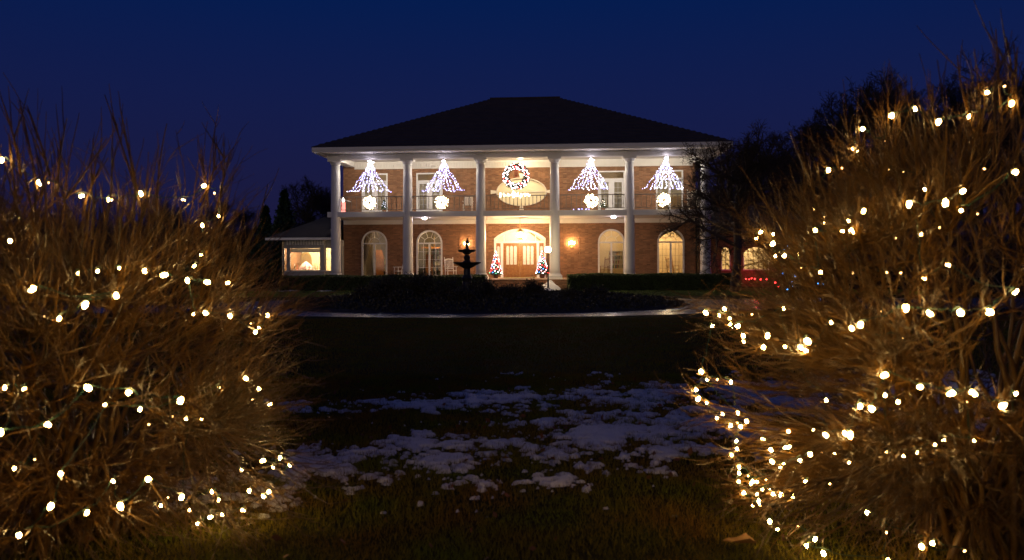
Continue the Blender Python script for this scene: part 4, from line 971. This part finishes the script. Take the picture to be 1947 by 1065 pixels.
# ------------------------------------------------------------------ island shrubs
def shrub(label, x, y, w, h, nl, seed, m=LEAFD, cat='shrub', leaf=.07, name='shrub'):
    g = np.random.default_rng(seed); t = thing(name, label, cat, (x, y, bed_z(x, y) - .03))
    M = 46; D = nrm(np.stack([g.normal(size=M) * w / h * .75, g.normal(size=M) * w / h * .75, np.ones(M)], 1)); L = h * g.uniform(.6, 1.0, M)
    a = grow(np.stack([g.normal(size=M) * .12 * w, g.normal(size=M) * .12 * w, np.zeros(M)], 1), D, L, 7, .12, .02, g)
    P, D2, pi, tt = spawn(a, 9, g, .25, 1, .75); b = grow(P, D2, g.uniform(.12, .3, len(P)), 4, .15, .05, g)
    v, f = joinm([tubes(a, np.full(M, .010), np.full(M, .004)), tubes(b, np.full(len(b), .004), np.full(len(b), .002))])
    stuff(link('branches', npmesh('branches', v, f, BARKF), t))
    k = g.integers(0, len(b), nl); j = g.integers(1, 5, nl); v, f = leaves(b[k, j] + g.normal(size=(nl, 3)) * .05, leaf, g)
    stuff(link('foliage', npmesh('foliage', v, f, m), t))
def shrub_px(label, px, top, Y, wpx, nl, seed, **k):
    x = at(px, 560, Y).x; h = at(px, top, Y).z - bed_z(x, Y); shrub(label, x, Y, wpx / F * Y, h * 1.04, nl, seed, **k)
shrub_px('dark rose like shrub nearest the second column in the island bed', 735, 520, 27.0, 50, 3200, 41)
shrub_px('dark leafy shrub in the island bed below the rocking chair', 800, 516, 27.2, 52, 3400, 42)
shrub_px('low broad shrub at the foot of the fountain on its rocking chair side', 850, 534, 26.6, 48, 3000, 43)
shrub_px('rounded dark shrub at the foot of the fountain facing the front door', 912, 533, 27.0, 40, 2600, 44)
shrub_px('broad shrub in the island bed in line with the door steps', 968, 542, 26.2, 52, 3200, 45)
shrub_px('upright shrub in the island bed just left of the lamp post', 1012, 534, 27.0, 34, 2600, 46)
shrub_px('spreading shrub in the island bed right of the lamp post', 1130, 546, 27.6, 50, 3200, 47)
shrub_px('low shrub at the left end of the island bed', 690, 548, 27.5, 50, 2400, 48)
shrub_px('sparse low shrub between the lamp post and the spreading shrub in the bed', 1080, 556, 27.0, 34, 1600, 49)
shrub_px('dense shrub in front of the fountain in the middle of the bed', 885, 548, 25.6, 60, 3400, 50)
shrub_px('low shrub in front of the second column shrub in the bed', 765, 550, 25.8, 60, 3200, 51)

# ------------------------------------------------------------------ bare trees
def tree_mesh(seed, h=9.0, spread=.5, lean=0.0, levels=(7, 9, 8, 7, 4), trunk=.2, split=.22, rmin=.0065):
    g = np.random.default_rng(seed)
    tr = grow(np.array([[0, 0, 0.]]), np.array([[lean, 0, 1.]]), np.array([h * .62]), 12, .05, .03, g)
    out = [tubes(tr, [trunk], [trunk * .3], 8)]; p = tr; L = h * .42; r = trunk * .45; cr = []
    for i, k in enumerate(levels):
        P, D, pi, tt = spawn(p, k, g, split if i == 0 else .25, 1.0, spread, .9)
        if i == 0: D = nrm(D * [1.5 if h < 12 else 1.2, 1.5 if h < 12 else 1.2, .5] + [0, 0, .2 if h < 12 else .45])
        Lr = L * g.uniform(.6, 1.1, len(P)) * (1.15 - .55 * tt); p = grow(P, D, Lr, 6 if i < 2 else 4 if i < 4 else 2, .13, .05 if i < 3 else .02, g)
        rr = np.full(len(P), r); (out if i == 0 else cr).append(tubes(p, rr, rr * .45, 5 if i < 2 else 3)); r = max(r * .45, rmin); L *= .52
    return joinm(out), joinm(cr)
def tree(name, label, meshes, loc, rz, s, grp=None):
    t = thing(name, label, 'tree', loc, rz, grp, s); link('trunk', meshes[0], t); stuff(link('crown', meshes[1], t)); return t
def tm(seed, m, **k):
    a, b = tree_mesh(seed, **k); f = 15.2 / b[0][:, 2].max() if k['h'] > 12 else 1; a = (a[0] * f, a[1]); b = (b[0] * f, b[1]); return npmesh('trunk', *a, m), npmesh('crown', *b, m)
near = tm(61, BARKD, h=8.6, spread=.62, lean=.02, levels=(14, 8, 7, 5, 3), trunk=.22, split=.2, rmin=.009)
pT = at(1404, 530, 38.6)
tree('bare_tree', 'bare spreading tree with dark trunk whose branches cross the last column of the house', near, (pT.x - .2, 38.6, 0), 2.2, 1.05)
far = [tm(62, BARKF, h=16, spread=.5, levels=(12, 9, 7, 5, 3), rmin=.017, trunk=.3), tm(63, BARKF, h=16, spread=.42, levels=(12, 9, 8, 5, 3), rmin=.017, trunk=.28), tm(64, BARKF, h=16, spread=.6, levels=(13, 8, 7, 5, 3), rmin=.017, trunk=.33)]
GT = 'bare trees on the skyline behind the larger lit bush'
def far_tree(px, top, Y, k, label, rz, grp=GT):
    b = at(px, top, Y); tree('bare_tree', label, far[k], (b.x, Y, 0), rz, b.z / 15.2, grp)
far_tree(1608, 150, 72, 0, 'tall bare tree with an open forked crown, standing apart against the sky', .3)
far_tree(1725, 112, 74, 1, 'tall dense bare tree showing above the top of the larger lit bush', 1.3)
far_tree(1800, 140, 80, 2, 'bare tree crown just right of the densest skyline tree', 2.0)
far_tree(1925, 60, 70, 0, 'tallest bare tree, cut by the edge of the picture', 2.9)
far_tree(1545, 205, 78, 2, 'mid height bare tree between the house tree and the open forked tree', 4.1)
far_tree(1490, 250, 66, 1, 'bare tree just behind the tree that crosses the house corner', .9)
far_tree(1660, 215, 90, 1, 'smaller far tree crown filling the gap between two tall skyline trees', 5.0)
far_tree(1440, 262, 80, 0, 'faint low tree behind the brick wing roof', 3.3)
far_tree(1860, 170, 66, 2, 'bare tree mostly hidden behind the larger lit bush', 5.5)
GL = 'dark trees behind the picture window wing'
far_tree(592, 332, 78, 2, 'rounded bare tree rising behind the picture window wing roof', 1.0, GL)
far_tree(640, 352, 84, 1, 'bare tree partly hidden by the first column and roof', 2.2, GL)
far_tree(470, 385, 90, 0, 'low bare tree between the smaller lit bush and the wing', .4, GL)
far_tree(420, 375, 88, 2, 'bare tree glimpsed above the edge of the smaller lit bush', 3.0, GL)
far_tree(330, 380, 95, 1, 'far bare tree behind the upright shoots of the smaller lit bush', 4.0, GL)
g = np.random.default_rng(70)
for px, top, Y, lb in ((541, 364, 62, 'dark conical evergreen beside the picture window wing roof'), (505, 395, 64, 'shorter dark evergreen left of the conical one')):
    b = at(px, top, Y); h = b.z; t = thing('evergreen_tree', lb, 'tree', (b.x, Y, 0))
    part('trunk', MB().tube([(0, 0, 0), (0, 0, h)], .16, 7, r1=.02), BARKF, t)
    n = 9000; z = g.uniform(.0, 1, n) ** 1.3; a = g.uniform(0, 6.28, n); r = h * .26 * (1 - z) * np.sqrt(g.uniform(.1, 1, n)) * (1 + .25 * np.sin(z * 60 + a * 3))
    v, f = leaves(np.stack([r * np.cos(a), r * np.sin(a), .3 + z * (h - .3)], 1), .3, g, .6); stuff(link('crown', npmesh('crown', v, f, NEEDLE), t))
# far woodland mass closing the horizon
g = np.random.default_rng(71); n = 2600
X = g.uniform(-150, 170, n); Y = g.uniform(105, 135, n); P = np.stack([X, Y, np.zeros(n)], 1)
hh = (7.5 + 2.5 * np.sin(X * .06) + 1.5 * np.sin(X * .23 + 1)) * g.uniform(.7, 1.1, n) * np.where(X > 25, 1.15, .9)
a = grow(P, np.stack([g.normal(size=n) * .1, g.normal(size=n) * .1, np.ones(n)], 1), hh, 6, .08, .05, g)
P2, D2, pi, tt = spawn(a, 16, g, .15, 1, .6); b = grow(P2, D2, g.uniform(.8, 2.4, len(P2)), 3, .15, .1, g)
P3, D3, pi, tt = spawn(b, 3, g, .2, 1, .6); c = grow(P3, D3, g.uniform(.4, 1.1, len(P3)), 2, .15, .1, g)
v, f = joinm([tubes(a, np.full(n, .12), np.full(n, .03)), tubes(b, np.full(len(b), .05), np.full(len(b), .02)), tubes(c, np.full(len(c), .03), np.full(len(c), .015))])
stuff(tag(link('woodland', npmesh('woodland', v, f, BARKF)), 'dark far off belt of leafless woodland along the horizon', 'woodland'))

# blue lit shrub at the right of the brick wing
px0 = at(1525, 500, 38); x, y = px0.x, 38
g = np.random.default_rng(75); t = thing('lit_shrub', 'far shrub with tiny blue lights seen through the larger bush', 'shrub', (x, y, 0))
M = 50; a = grow(np.zeros((M, 3)), nrm(np.stack([g.normal(size=M) * .5, g.normal(size=M) * .5, np.ones(M)], 1)), g.uniform(1.4, 2.6, M), 8, .1, .02, g)
P, D2, pi, tt = spawn(a, 14, g, .2, 1, .7); b = grow(P, D2, g.uniform(.2, .5, len(P)), 4, .15, .05, g)
v, f = joinm([tubes(a, np.full(M, .014), np.full(M, .005)), tubes(b, np.full(len(b), .006), np.full(len(b), .003))]); stuff(link('branches', npmesh('branches', v, f, BARKF), t))
t = thing('blue_light_string', 'tiny blue bulbs scattered over the far shrub beside the brick wing', 'string lights', (x, y, 0))
bl = [(1500, 456), (1498, 467), (1491, 475), (1557, 518), (1560, 528), (1565, 540), (1543, 512), (1546, 520), (1493, 516), (1506, 535), (1506, 545), (1497, 550), (1488, 520), (1512, 525), (1555, 539), (1529, 447)]
bp = [at(a_, b_, 37.1) - Vector((x, y, 0)) for a_, b_ in bl]
part('cable', MB().tube(sorted(bp, key=lambda p: p.z), .006, 4), WIRE, t)
for p_ in bp: link('bulb', B_BLUE, t, p_, scale=1.5)

# ------------------------------------------------------------------ the two big bare bushes with their strings of bulbs
def ell_hit(px, py, c, R, k, limit=True):
    d = (at(px, py, 1.0) - Vector((0, 0, CAMZ))); o = Vector((0, 0, CAMZ)) - c
    D = Vector((d.x / (R[0] * k), d.y / (R[1] * k), d.z / (R[2] * k))); O = Vector((o.x / (R[0] * k), o.y / (R[1] * k), o.z / (R[2] * k)))
    A, B, Cc = D.dot(D), O.dot(D), O.dot(O) - 1; disc = B * B - A * Cc
    t = (-B - math.sqrt(disc)) / A if disc > 0 else -B / A
    return Vector((0, 0, CAMZ)) + d * t
def big_bush(name, label, c, R, seed, nL2, per3, per4, shoots, bulbs, slabel, group, dropk=1.0, tall=()):
    g = np.random.default_rng(seed); t = thing(name, label, 'bush', (c.x, c.y, 0), group=group); cc = np.array([0, 0, c.z]); Rr = np.array(R)
    M = 42; u = nrm(g.normal(size=(M, 3)) * [1, 1, .8] + [0, 0, .55]); T = cc + u * Rr * g.uniform(.55, .85, (M, 1)); T[:, 2] = np.maximum(T[:, 2], .25)
    P0 = np.stack([g.normal(size=M) * .16, g.normal(size=M) * .16, np.zeros(M)], 1); mid = P0 * .6 + T * .4 + np.stack([g.normal(size=M) * .1, g.normal(size=M) * .1, T[:, 2] * .25], 1)
    s = np.linspace(0, 1, 13)[None, :, None]; main = P0[:, None] * (1 - s) ** 2 + 2 * mid[:, None] * s * (1 - s) + T[:, None] * s ** 2
    main[:, 1:-1] += g.normal(size=main[:, 1:-1].shape) * .012
    ls_pts = []
    for (px, py, sz) in bulbs:
        kk = {3: 1.0, 2: .93, 1: .80, 0: .66}[sz] + g.uniform(-.04, .03); ls_pts.append(ell_hit(px, py, c, R, kk) - Vector((c.x, c.y, 0)))
    # second level: from the nearest stem to points through the crown
    u = nrm(g.normal(size=(nL2, 3)) + [0, 0, .12]); T2 = cc + u * Rr * (g.uniform(.3, 1, (nL2, 1)) ** .55) * .93; bq = np.array([tuple(p) for p in ls_pts]); bq = bq + nrm(bq - cc) * .05; T2 = np.concatenate([T2, bq]); T2[:, 2] = np.where(T2[:, 2] < .12, .12 + np.abs(T2[:, 2]) * .3, T2[:, 2])
    pool = main[:, 3:].reshape(-1, 3); w_ = pool - T2[:, None]; dd = (w_ ** 2).sum(-1) + np.where(pool[None, :, 2] > T2[:, None, 2] - .05, .35, 0); k = dd.argmin(1); S0 = pool[k]
    mid = (S0 + T2) / 2 + g.normal(size=T2.shape) * .07 + np.array([0, 0, -.04]); s = np.linspace(0, 1, 9)[None, :, None]
    L2 = S0[:, None] * (1 - s) ** 2 + 2 * mid[:, None] * s * (1 - s) + T2[:, None] * s ** 2; L2[:, 1:] += g.normal(size=L2[:, 1:].shape) * .008
    P, D, pi, tt = spawn(L2, per3, g, .15, 1, .45, .7)
    out = nrm((P - cc) / Rr ** 1.0); rad = np.linalg.norm((P - cc) / Rr, axis=1)
    D = nrm(D * .55 + out * .75 + np.array([0, 0, .22]) + g.normal(size=D.shape) * .22); L = g.uniform(.22, .46, len(P)) * np.where(rad > .75, dropk, 1)
    L3 = grow(P, D, L, 5, .07, .02, g)
    P, D, pi, tt = spawn(L3, per4, g, .1, 1, .38, 1.0); L4 = grow(P, D + np.array([0, 0, .1]), g.uniform(.06, .22, len(P)), 3, .09, .02, g)
    # long upright shoots out of the top
    n = shoots; u = nrm(np.stack([g.normal(size=n), g.normal(size=n), g.uniform(.75, 2.6, n)], 1)); P = cc + u * Rr * .86
    Sh = grow(P, u * [.45, .45, .6] + np.array([0, 0, .75]) + g.normal(size=(n, 3)) * .12, g.uniform(.3, .95, n) * (.6 + .4 * g.random(n)) * (np.clip(.85 + u[:, 0] * .5, .45, 1.25) if R[2] > 1 else np.clip(1.0 - u[:, 0] * .3, .6, 1.2)), 8, .05, .02, g)
    P, D, pi, tt = spawn(Sh, 3, g, .15, .8, .3, 1.0); Sh2 = grow(P, D, g.uniform(.08, .26, len(P)), 4, .06, .05, g)
    tp = []
    for a0_, b0_, a1_, b1_ in tall:
        A = ell_hit(a0_, b0_ + 35, c, R, .82); k_ = A.y; B = at(a1_, b1_, k_ + g.uniform(-.1, .1)); s_ = np.linspace(0, 1, 9)[:, None]
        A, B = np.array(A) - [c.x, c.y, 0], np.array(B) - [c.x, c.y, 0]; m_ = (A + B) / 2 + np.array([g.normal() * .035, 0, g.normal() * .02]); tp.append(A * (1 - s_) ** 2 + 2 * m_ * s_ * (1 - s_) + B * s_ ** 2)
    tp = np.array(tp); P, D, pi, tt = spawn(tp, 5, g, .15, .85, .3, 1.0); tp2 = grow(P, D + [0, 0, .25], g.uniform(.1, .34, len(P)), 5, .05, .05, g)
    f_ = lambda p, a, b: tubes(p, np.full(len(p), a) * g.uniform(.55, 1.55, len(p)), np.full(len(p), b), 3)
    stuff(link('stems', npmesh('stems', *joinm([tubes(main, g.uniform(.013, .026, M), np.full(M, .006), 7), f_(L2, .0075, .0035), f_(Sh, .0078, .0026), tubes(tp, np.full(len(tp), .0085), np.full(len(tp), .0028), 5)]), BARK), t))
    stuff(link('twigs', npmesh('twigs', *joinm([f_(L3, .0034, .0018), f_(L4, .0020, .0010), f_(Sh2, .0034, .0016), f_(tp2, .0042, .0018)]), BARK), t))
    # bulbs
    ls = thing('bush_lights', slabel, 'string lights', (c.x, c.y, 0), group='strings of warm bulbs wound round the front bushes'); base = Vector((c.x, c.y, 0))
    pts = ls_pts
    for p_, (px, py, sz) in zip(pts, bulbs):
        o = link('bulb', B_BIG if sz >= 1 else B_DIM, ls, p_, rot=(g.normal() * .7 + (PI if g.random() < .5 else 0), g.normal() * .7, 0), scale={3: 1.14, 2: .92, 1: .68, 0: .48}[sz] * g.uniform(.9, 1.12))
    # cable runs in order, skipping long jumps
    left = list(range(len(pts))); runs = []; cur = [left.pop(0)]
    while left:
        j = min(left, key=lambda i: (pts[i] - pts[cur[-1]]).length)
        if (pts[j] - pts[cur[-1]]).length > .42: runs.append(cur); cur = []
        cur.append(j); left.remove(j)
    runs.append(cur)
    for r in runs:
        if len(r) < 2: continue
        P = []
        for a_, b_ in zip(r, r[1:]):
            A, B = pts[a_], pts[b_]
            for i in range(5):
                s = i / 5; P.append(A.lerp(B, s) + Vector((0, .014, .02 - (B - A).length * .10 * math.sin(PI * s))) + Vector(g.normal(size=3)) * .006)
        P.append(pts[r[-1]] + Vector((0, .014, .02))); part('cable', MB().tube(P, .0028, 4), WIRE, ls)
    return t
B_BIG = ico('bulb', .0095, 2, E_WARM, 1.35, True); B_DIM = ico('bulb', .0075, 1, E_DIM, 1.35, True)
LB = """4,305,2 75,347,3 155,373,2 208,380,3 269,369,3 350,380,1 389,353,2 417,411,1 385,429,2 383,486,2 369,506,1 34,414,2 19,458,2 72,450,1 149,520,1 185,516,1 228,510,1 275,515,2 311,523,3
336,519,0 356,533,2 395,537,3 433,538,2 422,564,1 62,549,3 221,563,3 161,581,3 112,606,2 367,597,1 391,596,2 437,600,2 508,600,2 477,615,0 92,348,0 408,367,0 44,613,0 85,601,0 485,632,2 492,624,1
466,719,2 492,739,2 417,736,1 512,770,2 436,760,0 479,760,0 426,789,1 342,763,3 353,796,1 383,796,1 327,793,0 244,747,3 167,738,3 198,769,1 265,779,1 282,807,0 8,738,1 45,740,1 88,807,3 0,823,3
26,890,1 65,874,0 114,901,2 95,962,3 164,974,2 34,1017,3 213,915,1 281,912,3 227,962,3 304,961,1 318,946,0 344,945,3 358,971,1 374,996,1 398,983,2 422,978,2 414,951,1 402,935,2 461,972,2 472,933,2
459,892,2 499,876,2 518,887,1 531,872,2 549,885,2 500,944,2 510,935,2 423,1061,3 44,615,0"""
RB = """1878,176,2 1925,196,3 1911,164,0 1741,208,2 1696,221,3 1786,231,3 1844,221,2 1641,245,2 1685,269,0 1623,282,2 1631,289,1 1576,324,2 1601,320,0 1691,322,0 1718,326,0 1553,370,0 1759,360,1 1826,349,0
1831,364,2 1931,328,3 1872,321,0 1729,387,3 1798,387,3 1828,401,1 1859,407,0 1642,402,2 1613,421,2 1619,439,2 1602,440,1 1566,425,1 1567,412,0 1550,438,2 1547,398,0 1447,441,1 1438,453,1 1470,446,1 1469,464,2
1474,487,1 1491,487,2 1527,472,1 1519,484,1 1523,511,0 1560,518,1 1752,446,1 1704,453,0 1802,503,1 1756,530,1 1622,519,0 1686,518,0 1713,519,0 1787,433,0
1930,555,2 1722,585,3 1766,596,3 1826,595,3 1880,593,3 1676,592,0 1636,617,3 1619,625,2 1580,614,1 1534,648,3 1522,660,2 1532,667,2 1492,659,1 1459,638,2 1451,662,2 1413,639,2 1415,650,2 1401,621,2 1393,625,1
1388,617,2 1387,606,1 1368,600,1 1377,587,1 1341,594,2 1354,621,1 1429,598,0 1490,587,1 1714,640,1 1682,713,3 1682,752,1 1707,764,1 1749,736,2 1809,748,3 1849,747,3 1837,764,0 1905,772,3 1930,749,1 1570,762,1
1634,773,3 1657,778,3 1332,706,2 1344,722,1 1363,722,0 1389,727,1 1323,742,2 1326,759,2 1343,766,1 1373,788,1 1362,795,1 1402,785,1 1388,810,2 1401,804,0 1418,801,2 1407,811,2 1399,839,1 1400,853,1 1390,865,1
1404,888,1 1404,900,1 1403,916,1 1413,938,2 1450,835,1 1464,855,2 1466,877,2 1482,887,2 1489,884,1 1492,851,1 1498,851,2 1498,820,1 1545,818,1 1569,828,2 1606,825,2 1615,826,3 1539,863,2 1520,876,2 1563,861,0
1585,861,1 1613,880,1 1685,859,1 1717,867,1 1742,859,1 1776,846,1 1793,836,1 1851,838,1 1426,920,1 1430,916,1 1438,916,1 1448,931,1 1441,951,1 1430,961,1 1443,960,1 1469,940,2 1484,940,2 1506,943,3 1530,915,2
1647,974,2 1462,991,2 1476,1006,1 1548,1025,2 1532,1037,2 1564,1053,2 1686,1064,1 1750,1039,3 1772,1033,3 1684,1013,0 1516,1002,0 1576,920,0 1608,929,0 1832,1048,0 1925,796,0
1462,931,1 1474,950,0 1455,912,0 1438,940,1 1421,905,0"""
pb = lambda s: [tuple(int(v) for v in w.split(',')) for w in s.split()]
big_bush('bare_bush', 'large leafless bush wrapped in warm bulbs, the lower one on the picture window side', Vector((-2.62, 4.6, .93)), (1.30, 1.2, .95), 81, 520, 5, 4, 60, pb(LB),
         'warm white bulbs on green cable wound round the lower bush', 'leafless front bushes wrapped in lights', 1.05, [(72, 330, 38, 190), (95, 300, 52, 200), (110, 330, 128, 225), (270, 365, 200, 180), (262, 330, 230, 205), (300, 375, 318, 235), (380, 350, 408, 262), (410, 365, 425, 265), (395, 360, 378, 290), (120, 350, 205, 262), (160, 370, 207, 300), (455, 470, 510, 350), (40, 300, 2, 182)])
big_bush('bare_bush', 'tallest leafless bush, densely wrapped in warm bulbs, on the brick wing side', Vector((2.55, 4.35, 1.18)), (1.38, 1.25, 1.14), 82, 620, 5, 4, 75, pb(RB),
         'warm white bulbs on green cable wound thickly round the taller bush', 'leafless front bushes wrapped in lights', .55, [(1860, 230, 1822, 105), (1905, 200, 1895, 55), (1925, 210, 1915, 70), (1790, 240, 1775, 160), (1640, 300, 1598, 218), (1942, 200, 1936, 90), (1705, 260, 1690, 190), (1500, 430, 1440, 368), (1560, 360, 1520, 290)])
